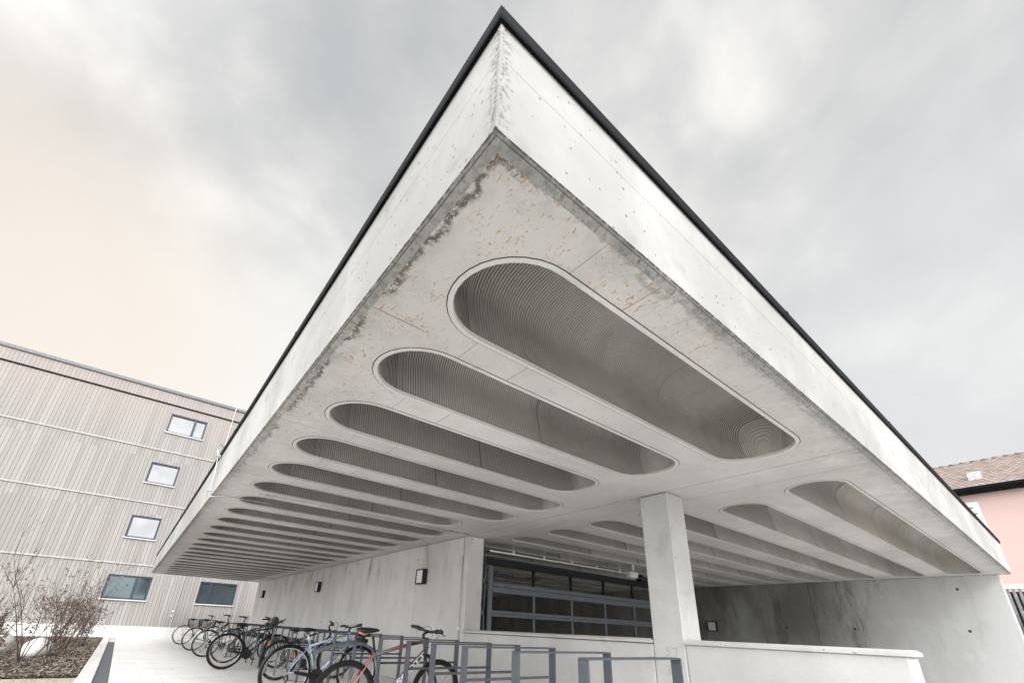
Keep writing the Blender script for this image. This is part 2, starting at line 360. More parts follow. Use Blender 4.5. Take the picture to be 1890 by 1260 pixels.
# ------------------------------------------------------------------ mesh helpers
class MB:
    def __init__(s): s.v = []; s.f = []; s.mi = []; s.m = 0
    def add(s, vs, fs):
        o = len(s.v); s.v += [tuple(p) for p in vs]; s.f += [tuple(i+o for i in f) for f in fs]; s.mi += [s.m]*len(fs); return s
    def box(s, x0, x1, y0, y1, z0, z1):
        if x0 > x1: x0, x1 = x1, x0
        if y0 > y1: y0, y1 = y1, y0
        if z0 > z1: z0, z1 = z1, z0
        v = [(x, y, z) for z in (z0, z1) for y in (y0, y1) for x in (x0, x1)]
        return s.add(v, [(0, 2, 3, 1), (4, 5, 7, 6), (0, 1, 5, 4), (2, 6, 7, 3), (0, 4, 6, 2), (1, 3, 7, 5)])
    def cbox(s, x0, x1, y0, y1, z0, z1, b=.006):
        "box with bevelled long edges (all twelve)"
        vs = []; idx = {}
        X = (x0, x1); Y = (y0, y1); Z = (z0, z1)
        for i in (0, 1):
            for j in (0, 1):
                for k in (0, 1):
                    sx, sy, sz = (1 if i == 0 else -1), (1 if j == 0 else -1), (1 if k == 0 else -1)
                    for a in range(3):
                        p = [X[i], Y[j], Z[k]]
                        for ax, sg in enumerate((sx, sy, sz)):
                            if ax != a: p[ax] += sg*b
                        idx[(i, j, k, a)] = len(vs); vs.append(tuple(p))
        g = lambda i, j, k, a: idx[(i, j, k, a)]
        fs = []
        # vertex 'a' lies on the two faces whose axis != ... : p offset along the other two axes means it lies on face a
        for i in (0, 1):
            fs.append([g(i, 0, 0, 0), g(i, 1, 0, 0), g(i, 1, 1, 0), g(i, 0, 1, 0)][::(-1 if i == 0 else 1)])
        for j in (0, 1):
            fs.append([g(0, j, 0, 1), g(1, j, 0, 1), g(1, j, 1, 1), g(0, j, 1, 1)][::(1 if j == 0 else -1)])
        for k in (0, 1):
            fs.append([g(0, 0, k, 2), g(1, 0, k, 2), g(1, 1, k, 2), g(0, 1, k, 2)][::(-1 if k == 0 else 1)])
        for i in (0, 1):
            for j in (0, 1):
                fs.append([g(i, j, 0, 0), g(i, j, 1, 0), g(i, j, 1, 1), g(i, j, 0, 1)])
        for i in (0, 1):
            for k in (0, 1):
                fs.append([g(i, 0, k, 0), g(i, 1, k, 0), g(i, 1, k, 2), g(i, 0, k, 2)])
        for j in (0, 1):
            for k in (0, 1):
                fs.append([g(0, j, k, 1), g(1, j, k, 1), g(1, j, k, 2), g(0, j, k, 2)])
        for i in (0, 1):
            for j in (0, 1):
                for k in (0, 1):
                    fs.append([g(i, j, k, 0), g(i, j, k, 1), g(i, j, k, 2)])
        return s.add(vs, fs)
    def tube(s, pts, r, n=8, cap=True, close=False):
        pts = [Vector(p) for p in pts]; rs = r if isinstance(r, (list, tuple)) else [r]*len(pts)
        o = len(s.v); m = len(pts); prev = None
        for i, p in enumerate(pts):
            if close: d = pts[(i+1) % m]-pts[i-1]
            else: d = pts[min(i+1, m-1)]-pts[max(i-1, 0)]
            if d.length < 1e-9: d = Vector((0, 0, 1))
            d.normalize()
            if prev is None:
                a = Vector((0, 0, 1)) if abs(d.z) < .9 else Vector((1, 0, 0))
                u = d.cross(a).normalized()
            else:
                u = prev-d*prev.dot(d)
                if u.length < 1e-6: u = d.orthogonal()
                u.normalize()
            prev = u; w = d.cross(u)
            for k in range(n):
                t = 2*math.pi*k/n
                s.v.append(tuple(p+(u*math.cos(t)+w*math.sin(t))*rs[i]))
        last = m if close else m-1
        for i in range(last):
            a = o+i*n; b = o+((i+1) % m)*n
            for k in range(n):
                s.f.append((a+k, a+(k+1) % n, b+(k+1) % n, b+k)); s.mi.append(s.m)
        if cap and not close:
            s.f.append(tuple(o+k for k in range(n))[::-1]); s.mi.append(s.m)
            s.f.append(tuple(o+(m-1)*n+k for k in range(n))); s.mi.append(s.m)
        return s
    def ring(s, c, R_, r, n=40, k=8, squash=1.0, plane='xz'):
        "torus in the plane"
        o = len(s.v)
        for i in range(n):
            t = 2*math.pi*i/n
            for j in range(k):
                q = 2*math.pi*j/k; rad = R_+r*math.cos(q); w = r*squash*math.sin(q)
                s.v.append((c[0]+rad*math.cos(t), c[1]+w, c[2]+rad*math.sin(t)))
        for i in range(n):
            for j in range(k):
                s.f.append((o+i*k+j, o+i*k+(j+1) % k, o+((i+1) % n)*k+(j+1) % k, o+((i+1) % n)*k+j)); s.mi.append(s.m)
        return s
    def disc(s, c, R_, w, n=24):
        "short cylinder along y"
        o = len(s.v)
        for sg in (-1, 1):
            for i in range(n):
                t = 2*math.pi*i/n; s.v.append((c[0]+R_*math.cos(t), c[1]+sg*w/2, c[2]+R_*math.sin(t)))
        for i in range(n):
            j = (i+1) % n; s.f.append((o+i, o+j, o+n+j, o+n+i)); s.mi.append(s.m)
        s.f.append(tuple(o+i for i in range(n))); s.mi.append(s.m)
        s.f.append(tuple(o+n+i for i in range(n))[::-1]); s.mi.append(s.m)
        return s
    def ellipsoid(s, c, r, nu=14, nv=8, fn=None):
        o = len(s.v)
        for j in range(nv+1):
            p = math.pi*j/nv
            for i in range(nu):
                t = 2*math.pi*i/nu
                q = Vector((math.sin(p)*math.cos(t), math.sin(p)*math.sin(t), math.cos(p)))
                if fn: q = fn(q)
                s.v.append((c[0]+r[0]*q[0], c[1]+r[1]*q[1], c[2]+r[2]*q[2]))
        for j in range(nv):
            for i in range(nu):
                a = o+j*nu; b = a+nu; s.f.append((a+i, b+i, b+(i+1) % nu, a+(i+1) % nu)); s.mi.append(s.m)
        return s
    def build(s, name, mats, parent=None, origin=None, smooth=False):
        me = bpy.data.meshes.new(name)
        O = Vector(origin) if origin is not None else Vector((0, 0, 0))
        me.from_pydata([tuple(Vector(p)-O) for p in s.v] if origin is not None else s.v, [], s.f)
        for m in (mats if isinstance(mats, (list, tuple)) else [mats]): me.materials.append(m)
        if any(s.mi): me.polygons.foreach_set('material_index', s.mi)
        if smooth: me.polygons.foreach_set('use_smooth', [True]*len(me.polygons))
        me.update()
        o = bpy.data.objects.new(name, me); COL.objects.link(o)
        if parent is not None: o.parent = parent
        if origin is not None: o.location = O
        return o

def tag(o, label=None, cat=None, group=None, kind=None):
    if label: o['label'] = label
    if cat: o['category'] = cat
    if group: o['group'] = group
    if kind: o['kind'] = kind
    return o
def empty(name, loc=(0, 0, 0), rot=(0, 0, 0), **kw):
    o = bpy.data.objects.new(name, None); COL.objects.link(o); o.location = loc; o.rotation_euler = rot; o.empty_display_size = .2
    return tag(o, **kw)
def part(mb, name, mats, thing, smooth=False):
    "mesh given in world coordinates, kept as a child of a thing whose Empty is unrotated"
    p = thing
    off = Vector((0, 0, 0))
    while p is not None: off += p.location; p = p.parent
    o = mb.build(name, mats, thing, None, smooth)
    o.data.transform(Matrix.Translation(-off))
    return o
def copy_tree(o, parent=None):
    c = o.copy(); COL.objects.link(c); c.parent = parent
    for ch in list(o.children): copy_tree(ch, c)
    return c

# ------------------------------------------------------------------ ground
g = MB(); g.add([(-300, -300, -.012), (300, -300, -.012), (300, 300, -.012), (-300, 300, -.012)], [(0, 1, 2, 3)])
tag(g.build('ground', M_GRND), kind='structure')
g = MB(); g.add([(-.43, -6, 0), (40, -6, 0), (40, 27.6, 0), (-.43, 27.6, 0)], [(0, 1, 2, 3)])
tag(g.build('pavement', M_PAVE), kind='structure')
g = MB(); g.add([(-9, 10.5, .012), (-.86, 10.2, .012), (-.86, 26.8, .012), (-9, 26.0, .012)], [(0, 1, 2, 3)])
tag(g.build('planting_bed', M_MULCH), kind='structure')
g = MB(); g.add([(-9, 6.5, .0), (-.86, 6.5, .0), (-.86, 10.15, .0), (-9, 10.45, .0)], [(0, 1, 2, 3)])
tag(g.build('lawn', M_LAWN), kind='structure')
g = MB(); g.add([(-30, 27.0, .004), (-.43, 27.0, .004), (-.43, 27.6, .004), (-30, 27.6, .004)], [(0, 1, 2, 3)])
g.cbox(-.86, -.64, -6, 27.0, -.05, .03, .008)
tag(g.build('kerb', M_KERB), kind='structure')
g = MB()
for i in range(300):
    y = -2.0+i*.088
    if y > 23: break
    g.cbox(-.635, -.44, y, y+.082, -.03, .004, .004)
g.box(-.64, -.435, -2, 23.2, -.05, -.025)
tag(g.build('drainage_channel', M_DRAIN), 'dark slotted drainage channel along the pale paving edge beside the planting bed', 'drain')

# bark chips and grass as stuff
g = MB()
for i in range(14000):
    y = 10.15+16.4*rnd.random()**1.7; x = -.9-7.5*rnd.random()**1.6
    if i % 7 == 0: x = -.92-.5*rnd.random()
    L_ = rnd.uniform(.015, .06); w_ = rnd.uniform(.008, .02); a = rnd.uniform(0, 6.28); t = rnd.uniform(-.6, .6)
    d = Vector((math.cos(a), math.sin(a), t)).normalized(); q = Vector((-math.sin(a), math.cos(a), rnd.uniform(-.5, .5))).normalized()
    p = Vector((x, y, .02+rnd.uniform(0, .035)))
    g.add([p-d*L_-q*w_, p+d*L_-q*w_*.6, p+d*L_*.8+q*w_, p-d*L_*.7+q*w_*.8], [(0, 1, 2, 3)])
tag(g.build('bark_mulch', M_CHIP), 'brown bark mulch scattered over the planting bed', 'mulch', kind='stuff')
g = MB()
for i in range(2600):
    y = 10.3-3.8*rnd.random(); x = -.9-4.5*rnd.random()
    if noise.noise(Vector((x*1.5, y*1.5, 0))) < -.05: continue
    hgt = rnd.uniform(.02, .055); a = rnd.uniform(0, 6.28); dx, dy = math.cos(a)*.004, math.sin(a)*.004; lx, ly = rnd.uniform(-.02, .02), rnd.uniform(-.02, .02)
    g.add([(x-dx, y-dy, 0), (x+dx, y+dy, 0), (x+lx, y+ly, hgt)], [(0, 1, 2)])
tag(g.build('grass', M_GRASS), 'thin short grass in front of the planting bed', 'grass', kind='stuff')

# ------------------------------------------------------------------ canopy roof
roof = empty('canopy_roof', (0, 0, H), label='huge flat concrete canopy roof with rows of rounded coffers in its underside', cat='canopy roof')
LX, RXE = .31, 3.97          # first row of coffers in x
LX2, RXE2 = 4.93, 15.02
NR1 = 24; NR2 = 24
NE = 2.5                     # the inner ends of the openings are a little squarer than a half circle
def spow(v, e): return math.copysign(abs(v)**e, v)
def stadium(x0, x1, yc, r, n=16):
    pts = []
    for i in range(n+1):
        t = math.pi/2+math.pi*i/n; pts.append((x0+r+r*math.cos(t), yc+r*math.sin(t)))
    for i in range(n+1):
        t = -math.pi/2+math.pi*i/n; pts.append((x1-r+r*spow(max(0, math.cos(t)), 2/NE), yc+r*spow(math.sin(t), 2/NE)))
    return pts
def row1(k): return (.31, {0: 3.98, 1: 3.68, 2: 3.60, 5: 3.64}.get(k, 4.02), CR if k == 0 else .362)
def row2(k): return ({0: 5.07, 1: 5.46}.get(k, 5.0), 15.04, .32)
sof = MB()
def plate(x0, x1, y0, y1, hole=None, z=H):
    outer = [(x0, y0), (x1, y0), (x1, y1), (x0, y1)]
    if hole is None:
        sof.add([(*p, z) for p in outer], [(0, 3, 2, 1)]); return
    tri = geometry.tessellate_polygon([[Vector((*p, 0)) for p in outer], [Vector((*p, 0)) for p in hole]])
    P_ = [(*p, z) for p in outer+hole]
    fs = []
    for t in tri:
        a, b, c_ = (Vector(P_[i]) for i in t)
        if (b-a).cross(c_-a).z > 0: t = t[::-1]
        fs.append(tuple(t))
    sof.add(P_, fs)
E0 = .055
ys = [E0]+[CY0+CP*(k+.5) for k in range(NR1-1)]+[RY-E0]
for k in range(NR1):
    yc = CY0+CP*k
    plate(E0, 4.33, ys[k], ys[k+1], stadium(*row1(k)[:2], yc, row1(k)[2]))
    if k < NR2: plate(4.33, RX-E0, ys[k], ys[k+1], stadium(*row2(k)[:2], yc+.02, row2(k)[2]))
    else: plate(4.33, RX-E0, ys[k], ys[k+1])
part(sof, 'soffit', M_SOF, roof)
# fascia: outer plates with a chamfered drip edge; four sides
def fascia(side):
    prof = [(0, TOPZ), (0, H+.026), (.006, H+.020), (.016, H+.019), (.018, H+.024), (.022, H+.012), (E0, H), (E0, H+.12), (.14, H+.12), (.14, TOPZ)]
    mb = MB(); lip = MB()
    def P3(d, z, e):
        a = d
        if side == 'left': return (d, (a if e == 0 else RY-a), z)
        if side == 'right': return ((a if e == 0 else RX-a), d, z)
        if side == 'back': return (RX-d, (a if e == 0 else RY-a), z)
        return ((a if e == 0 else RX-a), RY-d, z)
    flip = side in ('right', 'back')
    def strip(mbx, pr, close=False, seg=60):
        n = len(pr); vs = []
        for i in range(seg+1):
            t = i/seg
            for d, z in pr:
                a = Vector(P3(d, z, 0)); b = Vector(P3(d, z, 1)); p = a.lerp(b, t)
                vs.append(p)
        fs = []
        for i in range(seg):
            for j in range(n-1):
                q = (i*n+j, i*n+j+1, (i+1)*n+j+1, (i+1)*n+j)
                fs.append(q if flip else q[::-1])
        mbx.add(vs, fs)
    # slightly irregular arris along the bottom
    strip(mb, prof[:2]); strip(mb, prof[-3:])
    strip(lip, prof[1:8])
    a = part(mb, 'fascia', M_FAS, roof)
    b = part(lip, 'drip_edge', M_LIP, roof)
for sd_ in ('left', 'right', 'back', 'far'): fascia(sd_)
# arris rough strip at the near corner
rc = MB()
for i in range(60):
    z0 = H+.03+i*.0118; 
    if z0 > TOPZ-.02: break
    w = .010+.008*rnd.random(); o_ = rnd.uniform(-.003, .003)
    rc.add([(-.003+o_, w, z0), (-.004+o_, -.004, z0), (w, -.003, z0), (-.003+o_, w*.9, z0+.0112), (-.005, -.005+o_, z0+.0105), (w*.9, -.003, z0+.0112)], [(0, 1, 4, 3), (1, 2, 5, 4), (0, 2, 1), (3, 4, 5)])
part(rc, 'corner_arris', M_ARR, roof)
dk = MB(); dk.box(.03, RX-.03, .03, RY-.03, TOPZ-.06, TOPZ-.005)
part(dk, 'roof_deck', M_COP, roof)
def coping(a, b, inward):
    a = Vector(a); b = Vector(b); d = (b-a).normalized(); n = Vector(inward)
    prof = [(.25, TOPZ+.05), (-.012, TOPZ+.076), (-.022, TOPZ+.072), (-.024, TOPZ+.000), (-.020, TOPZ-.014), (-.008, TOPZ-.006), (.02, TOPZ+.004), (.25, TOPZ+.002)]
    mb = MB(); vs = []
    ends = (a, b)
    for k_, e_ in enumerate(ends):
        for dd, z in prof:
            s_ = (1 if k_ == 0 else -1)*dd
            p = e_+n*dd+d*s_; vs.append((p.x, p.y, z))
    m_ = len(prof); fs = []
    for j in range(m_):
        q = (j, (j+1) % m_, m_+(j+1) % m_, m_+j); fs.append(q)
    fs.append(tuple(range(m_))[::-1]); fs.append(tuple(range(m_, 2*m_)))
    mb.add(vs, fs)
    # lap joints
    L_ = (b-a).length
    for i in range(1, int(L_/3)):
        p = a+d*(i*3.0); q0 = p-n*.0255; 
        x0, x1 = sorted((q0.x-abs(d.x)*.02, q0.x+abs(d.x)*.02+abs(n.x)*.003)); y0, y1 = sorted((q0.y-abs(d.y)*.02, q0.y+abs(d.y)*.02+abs(n.y)*.003))
        mb.box(x0, x1, y0, y1, TOPZ+.002, TOPZ+.074)
    part(mb, 'coping', M_COP, roof)
coping((0, 0), (0, RY), (1, 0)); coping((0, 0), (RX, 0), (0, 1)); coping((RX, 0), (RX, RY), (-1, 0)); coping((0, RY), (RX, RY), (0, -1))

PROF = [(.353, 0), (.385, .12), (.415, .25), (.437, .37), (.432, .46), (.385, .545), (.29, .605), (.155, .632), (0, .64)]
def prof_pts(sub=2):
    o_ = []
    P_ = [Vector((*p, 0)) for p in PROF]; n_ = len(P_)
    for i in range(n_-1):
        p0 = P_[max(0, i-1)]; p1 = P_[i]; p2 = P_[i+1]; p3 = P_[i+2] if i+2 < n_ else Vector((-P_[n_-2].x, P_[n_-2].y, 0))
        for k_ in range(sub):
            t = k_/sub
            o_.append(.5*((2*p1)+(p2-p0)*t+(2*p0-5*p1+4*p2-p3)*t*t+(3*p1-p0-3*p2+p3)*t**3))
    o_.append(P_[-1])
    half = [(p.x, p.y) for p in o_]
    full = half+[(-a, b) for a, b in half[-2::-1]]
    out_ = []
    for i, (a, b) in enumerate(full):
        q0 = full[max(0, i-1)]; q1 = full[min(len(full)-1, i+1)]
        tx, tz = q1[0]-q0[0], q1[1]-q0[1]; L_ = math.hypot(tx, tz)
        out_.append((a, b, tz/L_, -tx/L_))       # outward normal
    return out_
def coffer_mesh(x0, x1, ribbed_to, seams, pitch, amp=.011, rim=.385):
    "vault in local coordinates, origin at the rim start on the axis; open side down (z=0)"
    r = rim-.032; ky = r/.353; a, b = x0+.032, x1-.032
    SW = .0042 if ribbed_to > 50 else .015
    ARC = .80; sub = 6; st = pitch/sub
    rows = []                                   # (x, scale, arc length)
    nq = int(ARC/st)
    for i in range(nq+1):
        f_ = math.pi/2*i/nq; rows.append((a+r*(1-math.cos(f_)), math.sin(f_), ARC*i/nq))
    x = a+r+st; u = ARC+st
    while x < b-r: rows.append((x, 1.0, u)); x += st; u += st
    u0 = u
    for i in range(nq+1):
        f_ = math.pi/2*i/nq; rows.append((b-r+r*math.sin(f_)**(2/NE), max(0, math.cos(f_))**(2/NE), u0+ARC*i/nq))
    pp = prof_pts(); n = len(pp)-1
    mb = MB()
    for (x, s, u) in rows:
        s = max(0.0, s)
        ph = (u/pitch) % 1
        g_ = (max(0, abs(2*ph-1)-.40)/.60)**1.2*(amp if x < ribbed_to else .0015)*min(1, s*3)
        if any(abs(x-sx) < SW*1.4 for sx in seams): g_ = .012
        for (yy, zz, ny, nz) in pp:
            k_ = min(1, zz/.03)
            # in the rounded ends the groove also cuts along the axis
            ex = 0
            if s < .999: ex = g_*k_*(1-s)*(-1 if x < (a+b)/2 else 1)
            mb.v.append((x+ex, yy*ky*s+ny*g_*k_*s, max(0.0, zz*s**.62+nz*g_*k_)))
    for j in range(len(rows)-1):
        xm = (rows[j][0]+rows[j+1][0])/2; um = (rows[j][2]+rows[j+1][2])/2
        dark = any(abs(xm-sx) < SW for sx in seams)
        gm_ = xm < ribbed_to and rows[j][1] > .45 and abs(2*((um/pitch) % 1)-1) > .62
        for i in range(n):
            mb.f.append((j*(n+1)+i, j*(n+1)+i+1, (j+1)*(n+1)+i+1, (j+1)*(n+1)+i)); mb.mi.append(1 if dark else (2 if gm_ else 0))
    return mb
def rim_mesh(x0, x1, CR):
    mb = MB()
    A = stadium(x0, x1, 0, CR); B = stadium(x0+.030, x1-.030, 0, CR-.030); C_ = stadium(x0+.034, x1-.034, 0, CR-.034)
    n = len(A); z0 = -.004
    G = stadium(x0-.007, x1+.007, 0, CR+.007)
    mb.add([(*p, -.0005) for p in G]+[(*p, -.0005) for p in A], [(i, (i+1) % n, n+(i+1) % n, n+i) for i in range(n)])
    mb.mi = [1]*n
    mb.add([(*p, z0) for p in A]+[(*p, z0) for p in B]+[(*p, .02) for p in C_], [(i, (i+1) % n, n+(i+1) % n, n+i) for i in range(n)]+[(n+i, n+(i+1) % n, 2*n+(i+1) % n, 2*n+i) for i in range(n)])
    mb.mi = [1]*n+[0]*(2*n)
    mb.add([(*p, -.0005) for p in A]+[(*p, z0) for p in A], [(i, (i+1) % n, n+(i+1) % n, n+i) for i in range(n)])
    return mb
ME = {}
def coffer(kind, k):
    a_, b_, r_ = row1(k) if kind == 1 else row2(k)
    key = (kind, a_, b_, r_)
    if key not in ME:
        L_ = b_-a_
        if kind == 1: c_ = coffer_mesh(0, L_, 99, [(2.88 if k == 0 else 2.20)-a_], .0230, .013, r_)
        else: c_ = coffer_mesh(0, L_, 7.60-a_, [v-a_ for v in (7.60, 9.45, 11.15, 12.92)], .020, .005, r_)
        rm = rim_mesh(0, L_, r_)
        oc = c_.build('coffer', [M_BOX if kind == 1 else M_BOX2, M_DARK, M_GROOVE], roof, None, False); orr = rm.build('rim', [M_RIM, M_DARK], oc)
        ME[key] = (oc, orr)
    else:
        a, b = ME[key]
        oc = a.copy(); COL.objects.link(oc); oc.parent = roof
        orr = b.copy(); COL.objects.link(orr); orr.parent = oc
    oc.location = (a_, CY0+CP*k+(.02 if kind == 2 else 0), 0)
for k in range(NR1): coffer(1, k)
for k in range(NR2): coffer(2, k)

# ------------------------------------------------------------------ walls, column, parapet
YP = 6.22      # near end of the wall behind the bicycles
HT = H-.003
wl = empty('bicycle_wall', (XW, YP, 0), label='long pale board-marked concrete wall behind the parked bicycles, with dark water stains near its top', cat='concrete wall')
w = MB(); w.cbox(XW, XW+.385, YP, 23.94, 0, HT, .012)
part(w, 'wall', M_WAL, wl)
w = MB()
for y in (8.15, 10.74, 12.14, 13.86, 16.14, 17.88, 20.09, 21.81):
    w2 = MB()
    for z in (2.40, 1.04):
        n = 12; o_ = len(w2.v)
        w2.add([(XW-.002, y, z)]+[(XW-.0012, y+.022*math.cos(6.283*i/n), z+.022*math.sin(6.283*i/n)) for i in range(n)], [(0, 1+(i+1) % n, 1+i) for i in range(n)])
    part(w2, 'anchor_holes', M_DARK, wl)
col_ = empty('concrete_column', (XW, 1.99, 0), label='square concrete column rising from the low wall to the canopy, bright on its right face', cat='column')
w = MB(); w.cbox(XW-.002, XW+.365, 1.985, 2.375, 0, HT, .014); part(w, 'shaft', M_COLM, col_)
w = MB()
w.box(XW-.004, XW-.001, 1.99, 2.37, 1.62, 1.626); 
# parapet pieces
par = empty('low_wall', (XW, .13, 0), label='low concrete wall with a bevelled cap, running between the column and its free right end', cat='low wall')
w = MB(); w.cbox(XW, XW+.30, .13, 1.982, 0, .965, .012); part(w, 'wall', M_PAR, par)
def cap(y0, y1):
    mb = MB(); x0, x1 = XW-.02, XW+.33
    pr = [(x0, .967), (x1, .967), (x1, .995), (x1-.03, 1.014), (x0+.03, 1.014), (x0, .995)]
    ye = [(y0, 0), (y0+.03, 1), (y1-.02, 1), (y1, 0)]
    vs = []
    for y, k_ in ((y0, 0), (y1, 0)):
        for x, z in pr: vs.append((x, y+(.03 if (z > 1 and y == y0) else 0)-(.02 if (z > 1 and y == y1) else 0), z))
    n = 6; fs = [(j, j+n, (j+1) % n+n, (j+1) % n) for j in range(n)]+[tuple(range(n)), tuple(range(n, 2*n))[::-1]]
    mb.add(vs, fs); return mb
part(cap(.10, 1.978), 'cap', M_PAR, par)
par2 = empty('low_wall', (XW, 2.38, 0), label='low concrete wall closing the opening between the long wall and the column, in front of the dark gate', cat='low wall')
w = MB(); w.cbox(XW, XW+.30, 2.38, YP-.004, 0, .957, .01); part(w, 'wall', M_PAR, par2)
mb = cap(2.38, YP+.0)
part(mb, 'sill', M_PAR, par2)
w = MB(); w.cbox(XW+.0, XW+.0, 0, 0, 0, 0)
# far wall
XF = 15.26
fwl = empty('far_wall', (XF, .2, 0), label='tall stained concrete wall closing the far end of the canopy, darker on its left half', cat='concrete wall')
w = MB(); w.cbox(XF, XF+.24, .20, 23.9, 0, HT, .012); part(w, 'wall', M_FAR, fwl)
for (y, z) in ((1.01, 1.45), (3.23, 1.45), (4.91, 1.44), (.97, 2.39)):
    w2 = MB(); n = 14
    w2.add([(XF-.003, y, z)]+[(XF-.002, y+.03*math.cos(6.283*i/n), z+.03*math.sin(6.283*i/n)) for i in range(n)], [(0, 1+(i+1) % n, 1+i) for i in range(n)])
    part(w2, 'anchor_hole', M_DARK, fwl)
# inner enclosure (storage room shell)
en = empty('end_wall', (4.72, 23.6, 0), label='concrete wall closing the dark storage room far behind the steel gate', cat='concrete wall')
w = MB(); w.cbox(4.72, XF-.004, 23.60, 23.8, 0, HT, .01); part(w, 'wall', M_FAR, en)

# ------------------------------------------------------------------ gate
YG = 6.16
gt = empty('sliding_gate', (4.75, YG, 0), label='dark grey steel mesh gate of three tall rows behind the low wall', cat='gate')
px = [4.86+1.137*i for i in range(6)]
f = MB()
XE = px[5]
f.cbox(4.82, 4.90, YG-.03, YG+.03, .0, 2.19, .004)
f.cbox(XE, XE+.08, YG-.03, YG+.03, .0, 2.19, .004)
f.cbox(4.904, XE-.004, YG-.035, YG+.025, .0, .07, .004)
for (a, b) in ((.915, .972), (.978, 1.035)): pass
part(f, 'frame', M_GATE, gt)
f = MB(); f.cbox(4.76, XE+.2, YG-.045, YG+.04, 2.20, 2.33, .004); part(f, 'lintel', M_GATED, gt)
rails = [(1.80, 1.88, M_GATE), (1.69, 1.795, M_GATE), (1.318, 1.372, M_GATE), (1.262, 1.314, M_GATE), (.62, .70, M_GATE)]
for a, b, mm in rails:
    f = MB(); f.cbox(4.903, XE-.003, YG-.033, YG+.022, a, b, .004); part(f, 'rail', mm, gt)
for i in range(1, 5):
    for a, b in ((1.882, 2.198), (1.374, 1.688), (.702, 1.260)):
        f = MB(); f.cbox(px[i]-.028, px[i]+.028, YG-.03, YG+.02, a, b, .004); part(f, 'mullion', M_GATE if a < 1.8 else M_GATED, gt)
# wire infill
f = MB()
def wires(z0, z1):
    x = 4.905
    while x < XE: f.tube([(x, YG+.030, z0), (x, YG+.030, z1)], .0022, 4, False); x += .04
    z = z0
    while z < z1: f.tube([(4.905, YG+.034, z), (XE, YG+.034, z)], .0022, 4, False); z += .04
wires(.70, 2.20)
part(f, 'wire_mesh', M_WIRE, gt)
# narrow side leaf left of the gate
f = MB(); f.cbox(4.72, 4.745, YG+.1, YG+.16, 0, 2.3, .003); f.cbox(4.775, 4.80, YG+.06, YG+.12, 0, 2.3, .003)
for z in (1.28, 1.85): f.cbox(4.72, 4.80, YG+.06, YG+.11, z, z+.09, .003)
part(f, 'side_leaf', M_GATE, gt)
hs = MB(); pts = []
for i in range(30):
    t = i/29; pts.append((5.05+1.25*t, YG+.11, 2.06-.05*math.sin(math.pi*t)+.02*t))
hs.tube(pts, [.030+.004*(i % 2) for i in range(30)], 10)
hs.tube([(4.92, YG+.11, 2.07), (5.06, YG+.11, 2.06)], .010, 8); hs.tube([(6.28, YG+.11, 2.08), (7.3, YG+.11, 2.04)], .008, 8)
tag(hs.build('flexible_hose', M_NAVY, smooth=True), 'dark blue corrugated hose hanging behind the top row of the gate', 'hose')
# light rail with camera
rl = empty('ceiling_conduit', (4.7, 6.0, 2.44), label='thin white conduit running above the gate towards the black security camera', cat='conduit')
f = MB(); f.tube([(4.70, 6.0, 2.435), (9.05, 6.0, 2.455)], .016, 8); part(f, 'pipe', M_WHITE, rl, True)
for i in range(5):
    f = MB(); x = 5.3+.86*i; f.cbox(x-.02, x+.02, 5.985, 6.02, 2.43, 2.50, .003); f.tube([(x, 6.0, 2.47), (x, 6.0, H)], .004, 6); part(f, 'bracket', M_WHITE, rl)
cm = empty('security_camera', (9.4, 6.0, H), label='small black security camera on a white bracket above the gate', cat='camera')
f = MB(); f.cbox(9.08, 9.42, 5.93, 6.07, 2.36, 2.50, .01); f.tube([(9.3, 6.0, 2.49), (9.3, 6.0, H)], .03, 10); part(f, 'bracket', M_WHITE, cm)
f = MB(); f.ellipsoid((9.53, 5.98, 2.38), (.13, .10, .10)); f.tube([(9.4, 5.95, 2.40), (9.62, 5.86, 2.33)], [.06, .075], 12); part(f, 'housing', M_BLACK, cm, True)

# ------------------------------------------------------------------ wall lamps
def lamp(x, yc, zc, lab, first=[None]):
    if first[0] is None:
        o = empty('wall_lamp', (0, 0, 0), cat='wall lamp')
        f = MB(); s_, d_ = .155, .115
        f.cbox(-d_, 0, -s_, s_, -s_, -s_+.024, .004); f.cbox(-d_, 0, -s_, s_, s_-.024, s_, .004)
        f.cbox(-d_, 0, -s_, -s_+.024, -s_+.025, s_-.025, .004); f.cbox(-d_, 0, s_-.024, s_, -s_+.025, s_-.025, .004)
        f.build('housing', M_BLACK, o)
        f = MB(); f.cbox(-d_+.012, -.002, -s_+.026, s_-.026, -s_+.026, s_-.026, .006); f.build('diffuser', M_DIFF, o)
        first[0] = o
    else: o = copy_tree(first[0])
    o.location = (x, yc, zc); o['label'] = lab; o['group'] = 'square wall lamps'
lamp(XW, 7.83, 2.015, 'square black-framed wall lamp nearest the gate on the wall behind the bicycles')
lamp(XW, 14.62, 2.09, 'square wall lamp in the middle of the long wall behind the bicycles')
lamp(XW, 22.25, 2.10, 'square wall lamp at the far end of the long wall, near the timber building')
lamp(XF, 7.15, 1.435, 'square black-framed lamp on the dark wall seen just right of the column')

